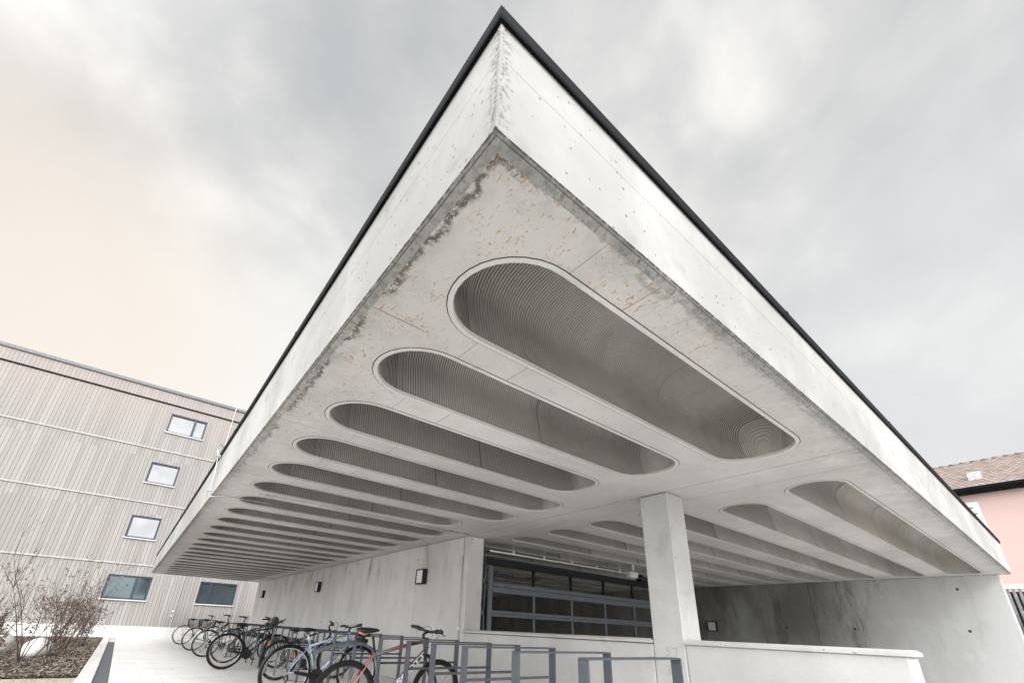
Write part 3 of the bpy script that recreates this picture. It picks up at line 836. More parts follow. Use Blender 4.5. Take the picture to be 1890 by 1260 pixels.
# conduits
cn = empty('wall_conduit', (XW-.02, 6.33, 0), label='thin grey conduit with clips running up the near end of the long wall', cat='conduit')
f = MB(); f.tube([(XW-.014, 6.35, 0), (XW-.014, 6.36, H-.36)], .011, 8); f.tube([(XW-.014, 6.31, 0), (XW-.014, 6.33, 1.5), (XW-.014, 6.33, H)], .006, 8); part(f, 'pipe', M_COLM, cn, True)
for z in (.35, .78, 1.16, 1.03):
    f = MB(); s_ = .03 if z == 1.03 else .014; f.cbox(XW-.04, XW-.001, 6.345-s_, 6.345+s_, z-s_*.8, z+s_*.8, .004); part(f, 'clip', M_ALU if z != 1.03 else M_WHITE, cn)
cn = empty('soffit_conduit', (.45, 5.8, H), label='thin conduit with small boxes fixed to the canopy underside along the sixth coffer', cat='conduit')
yk = CY0+CP*5+.46
f = MB(); f.tube([(.5, yk, H-.014), (4.28, yk+.03, H-.014)], .008, 8); part(f, 'pipe', M_ALU, cn, True)
for x in (.62, 2.45, 4.05):
    f = MB(); f.cbox(x-.028, x+.028, yk-.02, yk+.03, H-.034, H-.001, .004); part(f, 'clip', M_ALU, cn)
# lightning conductor down the left fascia
lc = empty('lightning_conductor', (0, 7.0, TOPZ), label='bright looped lightning conductor wire hanging down the left fascia edge', cat='cable')
f = MB(); pts = [(.3, 7.25, TOPZ+.12), (.0, 7.2, TOPZ+.18), (-.07, 7.15, TOPZ+.2), (-.09, 7.05, TOPZ+.12), (-.07, 7.0, TOPZ), (-.05, 6.98, TOPZ-.12), (-.03, 6.95, TOPZ-.4), (-.035, 6.93, TOPZ-.62), (-.06, 6.9, H+.06), (-.06, 6.82, H-.0), (-.02, 6.72, H-.03), (.15, 6.6, H-.012), (.9, 6.55, H-.012)]
f.tube(pts, .007, 6); part(f, 'wire', M_ALU, lc, True)
f = MB(); f.cbox(-.075, -.02, 6.93, 7.05, TOPZ-.07, TOPZ-.045, .003); part(f, 'clamp', M_ALU, lc)
f = MB(); f.cbox(-.07, -.005, 6.91, 6.97, H+.10, H+.12, .003); part(f, 'clamp', M_ALU, lc)
tw = MB(); tw.tube([(0, 0, TOPZ+.07), (-.002, .004, TOPZ+.10), (.004, -.002, TOPZ+.125), (.010, -.004, TOPZ+.14)], [.0022, .0018, .0014, .0008], 5)
tag(tw.build('dry_twig', M_BARK), 'tiny dry twig sticking up from the very tip of the canopy', 'twig')

# pencilled numbers on the parapet
def text_mesh(txt, size, mat, name, parent, mat_world, extrude=.0004, bold=0):
    cu = bpy.data.curves.new(name, 'FONT'); cu.body = txt; cu.size = size; cu.extrude = extrude; cu.offset = bold
    tmp = bpy.data.objects.new(name+'_tmp', cu); COL.objects.link(tmp)
    dg = bpy.context.evaluated_depsgraph_get(); dg.update()
    me = bpy.data.meshes.new_from_object(tmp.evaluated_get(dg))
    bpy.data.objects.remove(tmp); me.materials.clear(); me.materials.append(mat)
    me.transform(mat_world); me.name = name
    o = bpy.data.objects.new(name, me); COL.objects.link(o); o.parent = parent
    return o
WT = Matrix(((0, 0, -1, 0), (-1, 0, 0, 0), (0, 1, 0, 0), (0, 0, 0, 1)))   # text lying on a wall that faces -x
def pencil(strokes, org, sc, parent, name):
    mb = MB()
    for st in strokes:
        mb.tube([(XW-.0035, org[0]-p[0]*sc, org[1]+p[1]*sc) for p in st], .0016, 4)
    part(mb, name, M_PENC, parent)
arc = lambda cx, cy, rx, ry, a0, a1, n=10: [(cx+rx*math.cos(R(a0+(a1-a0)*i/n)), cy+ry*math.sin(R(a0+(a1-a0)*i/n))) for i in range(n+1)]
five = [(.7, 1.0), (.25, 1.0), (.2, .6)]+arc(.3, .35, .35, .33, 80, -150)
seven = [(1.05, .95), (1.7, 1.05), (1.6, .5), (1.5, 0)]
three = arc(.3, .75, .28, .25, 140, -60)+arc(.3, .27, .34, .3, 70, -150)
nine = arc(1.35, .7, .24, .22, 10, 370)+[(1.58, .7), (1.45, 0)]
pencil([five, seven], (2.23, .84), .085, col_, 'pencil_number'); pencil([three, nine, [(.95, .55), (.99, .54)]], (2.24, .66), .085, col_, 'pencil_number')

# ------------------------------------------------------------------ bicycle racks
RXA, RXB, RZ = 0, 1.16, .88
RACKS = [1.39, 2.11, 2.85, 3.43, 3.99, 4.75, 5.60, 6.47, 7.35, 8.12, 8.97, 9.8, 10.6, 11.4, 12.2, 13.0, 13.85, 14.7, 15.5, 16.35, 17.2, 18.0, 18.85, 19.7]
def make_rack():
    o = empty('bicycle_rack', (RXA, 0, 0), cat='bicycle rack')
    hw = .046
    for x in (0, RXB-RXA-.014):
        f = MB(); f.cbox(x, x+.014, -hw, hw, 0, RZ-.014, .002); f.build('post', M_GALV, o)
    f = MB(); f.cbox(0, RXB-RXA, -hw, hw, RZ-.0135, RZ, .003); f.build('top_bar', M_GALV, o)
    f = MB(); f.tube([(.014, 0, .60), (RXB-RXA-.014, 0, .60)], .013, 8, False); f.build('cross_bar', M_GALV, o, None, True)
    return o
rack0 = make_rack()
for k in range(24):
    o = rack0 if k == 0 else copy_tree(rack0)
    o.location = (1.93+.027*RACKS[k], RACKS[k], 0)
    names = ['nearest', 'second', 'third', 'fourth', 'fifth', 'sixth', 'seventh', 'eighth', 'ninth', 'tenth', 'eleventh', 'twelfth', 'thirteenth', 'fourteenth', 'fifteenth', 'sixteenth', 'seventeenth', 'eighteenth', 'nineteenth', 'twentieth', 'twenty-first', 'twenty-second', 'twenty-third', 'farthest']
    o['label'] = 'grey flat-steel hoop bicycle rack, %s from the camera in the long row' % names[k]
    o['group'] = 'steel hoops of the bicycle rack row'

# ------------------------------------------------------------------ bicycles
def make_bike(loc, lab, R_=.345, tyre=.022, frame=M_BLKM, stay=None, down=None, rimm=M_RIMS, saddle_h=.93, saddle_x=.20, bars='flat', lean=0, steer=0, fender=None, rack=False, basket=False, bag=False, light=False, clip_fender=False, big=False, decal=None, bar_h=1.0, case=False, yaw=0, step=False, saddle_red=False, fork_m=None, wb=1.07, detail=True):
    o = empty('bicycle', loc, (lean, 0, yaw), cat='bicycle', label=lab, group='bicycles parked in the rack row')
    stay = stay or frame; down = down or frame; fork_m = fork_m or frame
    hub = Vector((0, 0, R_)); fh = Vector((wb, 0, R_)); bb = Vector((.43, 0, R_-.06))
    st = Vector((.27, 0, .72 if not big else .76)); ht = Vector((.86, 0, bar_h-.10)); hb = ht+Vector((.045, 0, -.13))
    if step: tt_a, tt_b = bb+(st-bb)*.35, hb+Vector((0, 0, .02))
    else: tt_a, tt_b = st-(st-bb)*.06, ht+Vector((.01, 0, -.03))
    f = MB(); f.tube([bb, st], .0165, 10)
    f.tube([ht, hb], .020, 10)
    f.tube([tt_a, (Vector(tt_a)+Vector(tt_b))/2+Vector((0, 0, .012)), tt_b], .0165 if not big else .019, 10)
    for s_ in (-1, 1): f.tube([bb+Vector((-.02, s_*.03, 0)), hub+Vector((.12, s_*.055, -.01)), hub+Vector((0, s_*.065, 0))], .010, 8)
    f.disc((bb.x, 0, bb.z), .024, .08, 14)
    f.build('frame', frame, o, None, True)
    f = MB(); f.tube([bb, hb], .019 if not big else .026, 10); dt = f.build('down_tube', down, o, None, True)
    f = MB()
    for s_ in (-1, 1): f.tube([st+Vector((-.01, s_*.018, -.03)), st.lerp(hub, .45)+Vector((0, s_*.045, 0)), hub+Vector((0, s_*.065, 0))], .0085, 8)
    f.build('seat_stay', stay, o, None, True)
    # steered assembly
    ax = (ht-hb).normalized()
    Rm = Matrix.Translation(hb) @ Matrix.Rotation(steer, 4, ax) @ Matrix.Translation(-hb)
    def steered(mb): mb.v = [tuple(Rm @ Vector(p)) for p in mb.v]; return mb
    cr_ = hb+Vector((.02, 0, -.05)); f = MB()
    f.cbox(cr_.x-.02, cr_.x+.025, -.065, .065, cr_.z-.02, cr_.z+.015, .006)
    for s_ in (-1, 1):
        f.tube([cr_+Vector((.0, s_*.055, 0)), cr_.lerp(fh, .55)+Vector((.01, s_*.056, 0)), fh+Vector((0, s_*.056, 0))], [.017, .016, .010] if big else [.012, .011, .007], 8)
    steered(f).build('fork', fork_m, o, None, True)
    def wheel(c_, st_=False, cass=False):
        w_ = MB()
        w_.ring((c_.x, 0, c_.z), R_-tyre*1.9, .011, 44, 6, .9)
        wo = (steered(w_) if st_ else w_).build('wheel', rimm, o, None, True)
        t_ = MB(); t_.ring((c_.x, 0, c_.z), R_-tyre, tyre, 44, 8, .95)
        if big:
            for i in range(88):
                a = 6.2832*i/88; 
                for sy in (-.6, 0, .6):
                    if sy == 0 and i % 2: continue
                    rr_ = R_-tyre*.15-abs(sy)*.006; cx, cz = c_.x+rr_*math.cos(a), c_.z+rr_*math.sin(a)
                    ux, uz = -math.sin(a), math.cos(a); nx, nz = math.cos(a), math.sin(a); yy = sy*tyre
                    q = []
                    for dn in (0, .005):
                        for (du, dy) in ((-.005, -.006), (.005, -.006), (.005, .006), (-.005, .006)):
                            q.append((cx+ux*du+nx*dn, yy+dy, cz+uz*du+nz*dn))
                    t_.add(q, [(4, 5, 6, 7), (0, 1, 5, 4), (1, 2, 6, 5), (2, 3, 7, 6), (3, 0, 4, 7)])
        (steered(t_) if st_ else t_).build('tyre', M_RUB, wo, None, True)
        s2 = MB(); n_ = 28
        for i in range(n_):
            a = 6.2832*i/n_; side = 1 if i % 2 else -1; b_ = a+(.9 if (i//2) % 2 else -.9)
            s2.tube([(c_.x+.022*math.cos(b_), side*.03, c_.z+.022*math.sin(b_)), (c_.x+(R_-tyre*2)*math.cos(a), side*.004, c_.z+(R_-tyre*2)*math.sin(a))], .0012, 3, False)
        (steered(s2) if st_ else s2).build('spokes', M_CHROME, wo)
        h_ = MB(); h_.disc((c_.x, 0, c_.z), .022, .09, 12); h_.disc((c_.x, 0, c_.z), .008, .15, 8)
        if cass:
            for i in range(6): h_.disc((c_.x, -.022-.005*i, c_.z), .052-.006*i, .003, 18)
        (steered(h_) if st_ else h_).build('hub', M_RIMS, wo, None, False)
        return wo
    wheel(hub, cass=True); wheel(fh, True)
    # crankset & chain
    f = MB(); f.disc((bb.x, -.045, bb.z), .085 if not case else .10, .006, 26)
    ca = R(-35)
    for sg, yy in ((1, -.065), (-1, .065)):
        e_ = Vector((bb.x+sg*.17*math.cos(ca), yy, bb.z+sg*.17*math.sin(ca)))
        f.tube([(bb.x, yy, bb.z), e_], [.013, .009], 8)
        f.cbox(e_.x-.04, e_.x+.04, min(yy, yy*2.2), max(yy, yy*2.2), e_.z-.012, e_.z+.012, .004)
    f.build('crankset', M_BLACK, o, None, False)
    f = MB(); a_, b_ = Vector((hub.x, -.04, hub.z)), Vector((bb.x, -.045, bb.z))
    f.tube([a_+Vector((0, 0, .045)), b_+Vector((0, 0, .083))], .004, 4); f.tube([a_+Vector((.01, 0, -.10)), b_+Vector((0, 0, -.083))], .004, 4)
    if case: f.tube([a_+Vector((.1, -.012, 0)), b_+Vector((0, -.012, 0))], [.022, .03], 10); f.disc((bb.x, -.055, bb.z), .105, .012, 26)
    f.tube([a_+Vector((.01, -.01, -.03)), a_+Vector((.03, -.01, -.085)), a_+Vector((0, -.01, -.13))], [.016, .013, .016], 8)
    f.build('chain', M_BLACK, o)
    # seat
    dr = (st-bb).normalized(); sp = Vector((saddle_x, 0, saddle_h))
    f = MB(); f.tube([st-dr*.04, Vector((st.x+(saddle_h-.07-st.z)*dr.x/dr.z, 0, saddle_h-.07))], .0135, 10); 
    f.cbox(sp.x-.02, sp.x+.05, -.022, .022, saddle_h-.075, saddle_h-.04, .006)
    f.build('seat_post', M_ALU if not big else M_BLACK, o, None, True)
    def sad(q):
        t = (q[0]+1)/2
        wdt = 1.0-.78*min(1, max(0, (t-.25)/.6))**.8
        return Vector((q[0], q[1]*wdt, q[2]*(.75+.25*(1-t))+(.18*(t-.4)**2)))
    f = MB(); f.ellipsoid((sp.x+.02, 0, saddle_h-.012), (.138, .082, .033), 20, 8, sad); so_ = f.build('saddle', M_BLACK, o, None, True)
    if saddle_red:
        f = MB(); f.tube([(sp.x-.10, -.045, saddle_h-.028), (sp.x-.03, -.035, saddle_h-.052), (sp.x+.05, -.02, saddle_h-.03)], [.012, .011, .006], 8); f.build('saddle_trim', M_REDP, so_, None, True)
    if big:
        f = MB(); f.ellipsoid((sp.x-.06, 0, saddle_h-.085), (.06, .038, .034)); f.cbox(sp.x-.02, sp.x+.03, -.03, .03, saddle_h-.13, saddle_h-.10, .004)
        f.tube([(sp.x-.03, 0, saddle_h-.12), (sp.x-.02, .01, saddle_h-.2), (sp.x+.02, 0, saddle_h-.22)], .012, 8)
        f.build('saddle_bag', M_BLACK, o, None, True)
    # handlebar
    s1 = ht+ax*.05; hx = s1+Vector((.07 if big else .05, 0, .03 if bars == 'flat' else .07))
    f = MB(); f.tube([ht, s1], .016, 8); f.tube([s1, hx], .015, 8); 
    sw = .30 if bars == 'flat' else .27; bk = -.03 if bars == 'flat' else -.16; up = .025 if bars == 'flat' else .03
    f.tube([hx+Vector((bk, -sw, up)), hx+Vector((bk*.3, -.17, up*.8)), hx+Vector((0, -.07, 0)), hx+Vector((0, .07, 0)), hx+Vector((bk*.3, .17, up*.8)), hx+Vector((bk, sw, up))], .016 if big else .0125, 8)
    steered(f).build('handlebar', M_BLACK, o, None, True)
    for s_ in (-1, 1):
        f = MB(); f.tube([hx+Vector((bk*.55, s_*(sw-.11), up)), hx+Vector((bk, s_*sw, up))], .0215 if big else .0185, 10)
        if bars == 'flat' and big and not decal: f.tube([hx+Vector((bk, s_*sw, up)), hx+Vector((bk+.07, s_*(sw+.005), up+.045))], .012, 8)
        steered(f).build('grip', M_BLACK, o, None, True)
        f = MB(); q = hx+Vector((bk*.4, s_*(sw-.13), up)); f.tube([q, q+Vector((.05, s_*.01, -.02)), q+Vector((.045, s_*.12, -.045))], [.008, .006, .005], 6)
        f.ellipsoid(tuple(q+Vector((.012, -s_*.01, -.012))), (.03, .038, .024), 10, 6)
        steered(f).build('brake_lever', M_BLACK, o, None, True)
    f = MB()
    for s_ in (-1, 1):
        q = hx+Vector((bk*.4+.03, s_*(sw-.14), up-.01))
        pts = [q, q+Vector((.08, -s_*.03, .03)), q+Vector((.10, -s_*.10, -.05)), q+Vector((.02, -s_*.13, -.16)), Vector((hb.x-.03, s_*.01, hb.z-.03))]
        sm = []
        for i in range(len(pts)-1):
            for t in (0, .25, .5, .75):
                p0 = pts[max(0, i-1)]; p1 = pts[i]; p2 = pts[i+1]; p3 = pts[min(len(pts)-1, i+2)]
                sm.append(.5*((2*p1)+(p2-p0)*t+(2*p0-5*p1+4*p2-p3)*t*t+(3*p1-p0-3*p2+p3)*t**3))
        f.tube(sm, .0028, 5)
    steered(f).build('cables', M_BLACK, o)
    # extras
    def mud(c_, a0, a1, rad, mat, st_=False, wid=.028, th=.0):
        mb = MB(); n_ = 22; vs = []
        for i in range(n_+1):
            a = R(a0+(a1-a0)*i/n_)
            for yy, dr_ in ((-wid, -.016), (-wid*.6, -.002), (0, .003), (wid*.6, -.002), (wid, -.016)):
                vs.append((c_.x+(rad+dr_)*math.cos(a), yy, c_.z+(rad+dr_)*math.sin(a)))
        fs = [(i*5+j, i*5+j+1, (i+1)*5+j+1, (i+1)*5+j) for i in range(n_) for j in range(4)]
        mb.add(vs, fs)
        mb.add([(p[0]*1.0, p[1]*.9, p[2]-.003) for p in vs], [q[::-1] for q in fs])
        (steered(mb) if st_ else mb).build('mudguard', mat, o, None, True)
    if fender:
        mud(hub, 200, 40, R_+.016, fender); mud(fh, 145, 25, R_+.016, fender, True)
        f = MB()
        for s_ in (-1, 1): f.tube([hub+Vector((0, s_*.06, 0)), hub+Vector((-.9*(R_+.01), s_*.028, .25*(R_)))], .0025, 5)
        f.build('mudguard_stay', M_CHROME, o)
    if clip_fender:
        mb = MB(); n_ = 16; vs = []
        for i in range(n_+1):
            t = i/n_; p = Vector((-.40+.56*t, 0, .735+.14*math.sin(t*1.9)-.045*t)); wd = .048*(1-.45*t)
            for yy, dz in ((-wd, -.028), (-wd*.75, -.006), (0, .004), (wd*.75, -.006), (wd, -.028)): vs.append((p.x, yy, p.z+dz+.03))
        fs = [(i*5+j, i*5+j+1, (i+1)*5+j+1, (i+1)*5+j) for i in range(n_) for j in range(4)]
        mb.add(vs, fs); mb.add([(p[0], p[1]*.93, p[2]-.005) for p in vs], [q[::-1] for q in fs])
        mb.tube([(.15, 0, .83), (.22, 0, .80), (.26, 0, .77)], .014, 8)
        mb.build('mudguard', M_FEND, o, None, True)
    if rack or basket:
        f = MB(); zr = 2*R_+.045
        for s_ in (-1, 1):
            f.tube([(-.28, s_*.06, zr), (.16, s_*.06, zr)], .005, 6)
            f.tube([(0, s_*.07, R_), (-.16, s_*.06, zr)], .004, 6); f.tube([(0, s_*.07, R_), (.02, s_*.06, zr)], .004, 6)
        f.tube([(-.28, -.06, zr), (-.28, .06, zr)], .005, 6); f.tube([(-.1, 0, zr), (.16, 0, zr)], .005, 6); f.tube([(.16, -.06, zr), (.25, 0, zr-.01)], .005, 6)
        f.build('carrier', M_BLACK if frame is not M_SILV else M_ALU, o)
        f = MB(); f.cbox(-.315, -.285, -.035, .035, zr-.03, zr+.015, .006); f.build('rear_light', M_REFR, o)
    if basket:
        f = MB(); zr = 2*R_+.055; x0, x1, yw, h_ = -.27, .08, .15, .20
        for k_ in range(6):
            z = zr+h_*k_/5; e2 = .03*k_/5
            f.tube([(x0-e2, -yw-e2, z), (x1+e2, -yw-e2, z), (x1+e2, yw+e2, z), (x0-e2, yw+e2, z)], .0035 if k_ < 5 else .007, 4, close=True)
        for t in range(11):
            x = x0+(x1-x0)*t/10
            for s_ in (-1, 1): f.tube([(x, s_*yw, zr), (x+(.03*(t/5-1)), s_*(yw+.03), zr+h_)], .003, 4)
            f.tube([(x, -yw, zr), (x, yw, zr)], .003, 4)
        for t in range(9):
            y = -yw+2*yw*t/8
            for xx, sg in ((x0, -1), (x1, 1)): f.tube([(xx, y, zr), (xx+sg*.03, y*(1.2), zr+h_)], .003, 4)
        f.build('basket', M_BLACK, o)
    if bag:
        def bg_(q): return Vector((q[0]*(1 if q[2] < 0 else .8), q[1], q[2]))
        f = MB(); f.ellipsoid((hx.x+.12, -.02, hx.z-.03), (.12, .17, .12), 18, 10, bg_); f.tube([(hx.x+.12, -.05, hx.z+.085), (hx.x+.12, -.04, hx.z+.10), (hx.x+.12, -.01, hx.z+.10)], .006, 6)
        steered(f).build('handlebar_bag', M_BAG, o, None, True)
    if light:
        f = MB()
        for a in (R(250), R(70)):
            c0 = Vector((hub.x+(R_*.62)*math.cos(a), 0, hub.z+(R_*.62)*math.sin(a)))
            f.cbox(c0.x-.035, c0.x+.035, -.008, .008, c0.z-.012, c0.z+.012, .003)
        f.build('reflector', M_REFO, o)
    if decal:
        f = MB(); f.tube([Vector(tt_a).lerp(Vector(tt_b), .30)+Vector((0, -.004, .012)), Vector(tt_a).lerp(Vector(tt_b), .62)+Vector((0, -.004, .012)), Vector(tt_a).lerp(Vector(tt_b), .92)+Vector((0, -.004, .004))], .0165, 10); f.build('top_tube_stripe', M_DRED, o, None, True)
        d = (hb-bb); L_ = d.length; ang = math.atan2(d.z, d.x)
        mw = Matrix.Translation(bb+d*.34+Vector((0, -.0285, 0))) @ Matrix.Rotation(-ang, 4, 'Y') @ Matrix.Rotation(R(90), 4, 'X') @ Matrix.Diagonal((1.75, 1, 1, 1)) @ Matrix.Shear('XY', 4, (.25, 0)) @ Matrix.Translation((0, -.026, 0))
        t_ = text_mesh(decal, .075, M_WHP, 'lettering', dt, mw, .0008, .0022)
    return o

make_bike((1.44, 4.22, 0), 'nearest bicycle, grey and salmon-red mountain bike with white lettering and clip-on grey mudguard', R_=.342, tyre=.028, frame=M_GREYP, stay=M_REDP, down=M_GREYP, rimm=M_RIMD, saddle_h=.99, saddle_x=.13, big=True, lean=R(7), steer=R(6), clip_fender=True, decal='SCOTT', bar_h=1.01, saddle_red=True, fork_m=M_BLKM, light=False, wb=1.12)
make_bike((1.52, 6.60, 0), 'light blue bicycle with rear carrier and silver rims, second from the camera', R_=.350, tyre=.019, frame=M_BLUE, rimm=M_RIMS, saddle_h=.93, saddle_x=.19, bars='flat', fender=M_BLACK, rack=True, case=True, bar_h=1.0, steer=R(10), light=True)
make_bike((2.02, 8.95, 0), 'black bicycle pushed deep into the rack with its tall handlebar against the wall', R_=.345, tyre=.022, frame=M_BLKM, rimm=M_RIMD, saddle_h=.88, bars='flat', bar_h=1.02, steer=R(-18))
make_bike((1.47, 11.25, 0), 'black mountain bike with a fat rear tyre, in the middle of the row', R_=.366, tyre=.028, frame=M_BLKM, rimm=M_RIMS, saddle_h=.90, big=True, case=True, bar_h=.98, steer=R(25), light=True)
make_bike((1.75, 12.9, 0), 'dark bicycle with an olive bag hanging from its handlebar', R_=.345, tyre=.020, frame=M_BLKM, rimm=M_RIMS, saddle_h=.92, bars='swept', bar_h=1.02, bag=True, steer=R(-20))
make_bike((1.56, 15.0, 0), 'silver bicycle with pale mudguards, black wire basket over its rear wheel and orange reflector', R_=.352, tyre=.020, frame=M_SILV, rimm=M_RIMS, fender=M_ALU, saddle_h=.93, bars='swept', basket=True, bar_h=1.04, light=True, step=True)
make_bike((1.58, 17.9, 0), 'dark city bicycle with wire basket and thin black mudguards, sixth along the row', R_=.350, tyre=.019, frame=M_BLKM, rimm=M_RIMS, fender=M_SILV, saddle_h=.96, bars='swept', basket=True, bar_h=1.08, step=True)
make_bike((1.62, 21.9, 0), 'farthest bicycle in the row, with a red lamp on its empty rear carrier', R_=.352, tyre=.017, frame=M_SILV, rimm=M_RIMS, fender=M_ALU, saddle_h=.95, bars='swept', rack=True, bar_h=1.05, light=True, step=True)

# ------------------------------------------------------------------ timber building
YB = 27.66
tb = empty('timber_building', (0, YB, .5), label='four-storey building clad in grey-brown vertical timber boards, left of the canopy', cat='building')
wins = [(-1.36, .37, 10.27, 11.37, .68, 0), (-1.45, -.18, 7.37, 8.48, None, 0), (-1.45, -.22, 4.53, 5.63, None, 0), (-1.52, .21, 1.66, 2.75, .66, 1), (2.30, 4.04, 1.66, 2.75, .30, 1)]
X0, X1, ZT = -26, 11, 12.55
# wall with window holes: boards between bands
mbw = MB()
def panel(x0, x1, z0, z1): mbw.add([(x0, YB, z0), (x1, YB, z0), (x1, YB, z1), (x0, YB, z1)], [(0, 1, 2, 3)])
zs = sorted(set([.5, ZT]+[w_[2] for w_ in wins]+[w_[3] for w_ in wins]))
for z0, z1 in zip(zs, zs[1:]):
    hs_ = sorted((w_[0], w_[1]) for w_ in wins if w_[2] <= z0+1e-6 and w_[3] >= z1-1e-6)
    x = X0
    for a, b in hs_: panel(x, a, z0, z1); x = b
    panel(x, X1, z0, z1)
mbw.add([(X0, YB, .5), (X0, YB+12, .5), (X0, YB+12, ZT), (X0, YB, ZT)], [(0, 3, 2, 1)]); mbw.add([(X1, YB, .5), (X1, YB+12, .5), (X1, YB+12, ZT), (X1, YB, ZT)], [(0, 1, 2, 3)])
mbw.add([(X0, YB, ZT), (X1, YB, ZT), (X1, YB+12, ZT), (X0, YB+12, ZT)], [(0, 1, 2, 3)])
part(mbw, 'wall', M_BRD, tb)
f = MB(); f.box(X0, X1, YB-.03, YB+.01, -.01, .5); f.box(X0, X1, YB+.012, YB+1, -.01, .45); part(f, 'plinth', M_PLIN, tb)
for z in (9.19, 6.33, 3.28):
    f = MB(); f.cbox(X0, X1, YB-.055, YB+.02, z-.03, z+.03, .004); part(f, 'ledge', M_LEDGE, tb)
f = MB(); f.cbox(X0, X1, YB-.05, YB+.02, 11.83, 11.90, .004); part(f, 'joint_strip', M_COP, tb)
f = MB(); f.cbox(X0, X1, YB-.09, YB+.5, ZT, ZT+.17, .01); part(f, 'parapet_flashing', simple('grey_flashing', (.17, .175, .19), .5, .3), tb)
for (x0, x1, z0, z1, mul, gl) in wins:
    wn = MB(); d0, d1 = YB+.02, YB+.14
    t_ = .075
    wn.cbox(x0, x1, d0, d1, z0, z0+t_, .004); wn.cbox(x0, x1, d0, d1, z1-t_, z1, .004)
    wn.cbox(x0, x0+t_, d0+.001, d1, z0+t_, z1-t_, .004); wn.cbox(x1-t_, x1, d0+.001, d1, z0+t_, z1-t_, .004)
    if mul:
        mx_ = x0+(x1-x0)*mul; wn.cbox(mx_-.06, mx_+.06, d0-.004, d1, z0+t_, z1-t_, .004)
    # reveal
    for a in ((x0, x0), (x1, x1)): wn.add([(a[0], YB-.012, z0), (a[0], YB+.2, z0), (a[0], YB+.2, z1), (a[0], YB-.012, z1)], [(0, 1, 2, 3)])
    wn.add([(x0, YB-.012, z1), (x1, YB-.012, z1), (x1, YB+.2, z1), (x0, YB+.2, z1)], [(0, 1, 2, 3)])
    wo = part(wn, 'window', M_WINF, tb)
    gm = MB(); gm.add([(x0, d1-.03, z0), (x1, d1-.03, z0), (x1, d1-.03, z1), (x0, d1-.03, z1)], [(0, 1, 2, 3)])
    part(gm, 'pane', M_GLG if gl else M_GLS, wo)
    sm = MB(); sm.cbox(x0-.06, x1+.03, YB-.10, YB+.04, z0-.05, z0-.005, .004); part(sm, 'sill', M_WHITE, wo)
dp = MB(); dp.tube([(1.54, YB-.09, ZT+.24), (1.54, YB-.09, .5)], .016, 8)
part(dp, 'downpipe', M_WHITE, tb, True)
vb = MB(); vb.cbox(1.42, 1.5, YB-.06, YB-.001, 1.2, 1.28, .004); vb.cbox(1.42, 1.5, YB-.06, YB-.001, 1.0, 1.06, .004); part(vb, 'socket_box', M_WHITE, tb)

# ------------------------------------------------------------------ pink house and fence
ph = empty('pink_house', (23.41, 0, 0), label='pink rendered house with a brown clay tile roof, at the right edge', cat='house')
f = MB(); f.box(23.5, 33, -9, 9, 0, 6.5); part(f, 'wall', M_PINK, ph)
f = MB(); ze, zr_ = 6.62, 8.72; xr = 27.3
f.add([(23.15, -9.3, ze), (23.15, 9.3, ze), (xr, 9.3, zr_), (xr, -9.3, zr_)], [(0, 3, 2, 1)]); f.add([(33.4, -9.3, ze), (33.4, 9.3, ze), (xr, 9.3, zr_), (xr, -9.3, zr_)], [(0, 1, 2, 3)])
f.add([(23.15, -9.3, ze-.1), (23.15, 9.3, ze-.1), (33.4, 9.3, ze-.1), (33.4, -9.3, ze-.1)], [(0, 1, 2, 3)])
rf = part(f, 'roof', M_TILE, ph)
f = MB()
for i in range(56):
    y = -9.2+i*.335; f.tube([(xr, y, zr_-.02), (xr, y+.31, zr_+.0)], [.06, .085], 8)
part(f, 'ridge_tiles', M_TILE, rf, True)
f = MB(); f.tube([(23.10, -9.3, 6.60), (23.10, 9.3, 6.60)], .075, 10); f.box(23.16, 23.35, -9.3, 9.3, 6.42, 6.56); part(f, 'gutter', M_COP, ph, True)
f = MB(); f.tube([(23.05, -9.3, 6.665), (23.05, 9.3, 6.665)], .012, 6); part(f, 'gutter_lip', M_ALU, ph, True)
f = MB()
vx = 24.55; vz = 6.62+(vx-23.15)*(2.10/4.15)
f.add([(vx-.22, .19, vz+.05), (vx-.22, .58, vz+.05), (vx+.18, .58, vz+.30), (vx+.18, .19, vz+.30), (vx-.22, .19, vz-.15), (vx-.22, .58, vz-.15), (vx+.3, .58, vz+.1), (vx+.3, .19, vz+.1)], [(0, 1, 2, 3), (4, 5, 1, 0), (5, 6, 2, 1), (7, 4, 0, 3), (3, 2, 6, 7)])
part(f, 'roof_vent', simple('pale_zinc', (.52, .55, .55), .5, .3), ph)
for i in range(12):
    y = -8.5+i*1.5
    f = MB(); f.cbox(23.03, 23.2, y-.02, y+.02, 6.50, 6.53, .003); part(f, 'gutter_bracket', M_COP, ph)
f = MB(); f.tube([(23.10, -1.75, 6.55), (23.36, -1.75, 6.3), (23.44, -1.75, 0)], .05, 10); part(f, 'downpipe', M_COP, ph, True)
sh = MB(); sh.cbox(23.42, 23.495, .52, 1.5, 4.0, 6.16, .01)
sho = part(sh, 'shutter', M_WHITE, ph)
f = MB()
for z, y0, y1 in ((5.93, .70, 1.05), (5.70, .64, .92), (5.60, .68, .86)): f.box(23.412, 23.418, y0, y1, z, z+.035)
part(f, 'slots', M_BLACK, sho)
fe = empty('slatted_fence', (17.6, -3, 0), label='dark slatted fence under a white top rail, right of the stained wall', cat='fence')
f = MB(); f.cbox(17.6, 17.72, -6, .62, 2.56, 2.67, .008); part(f, 'top_rail', M_WHITE, fe)
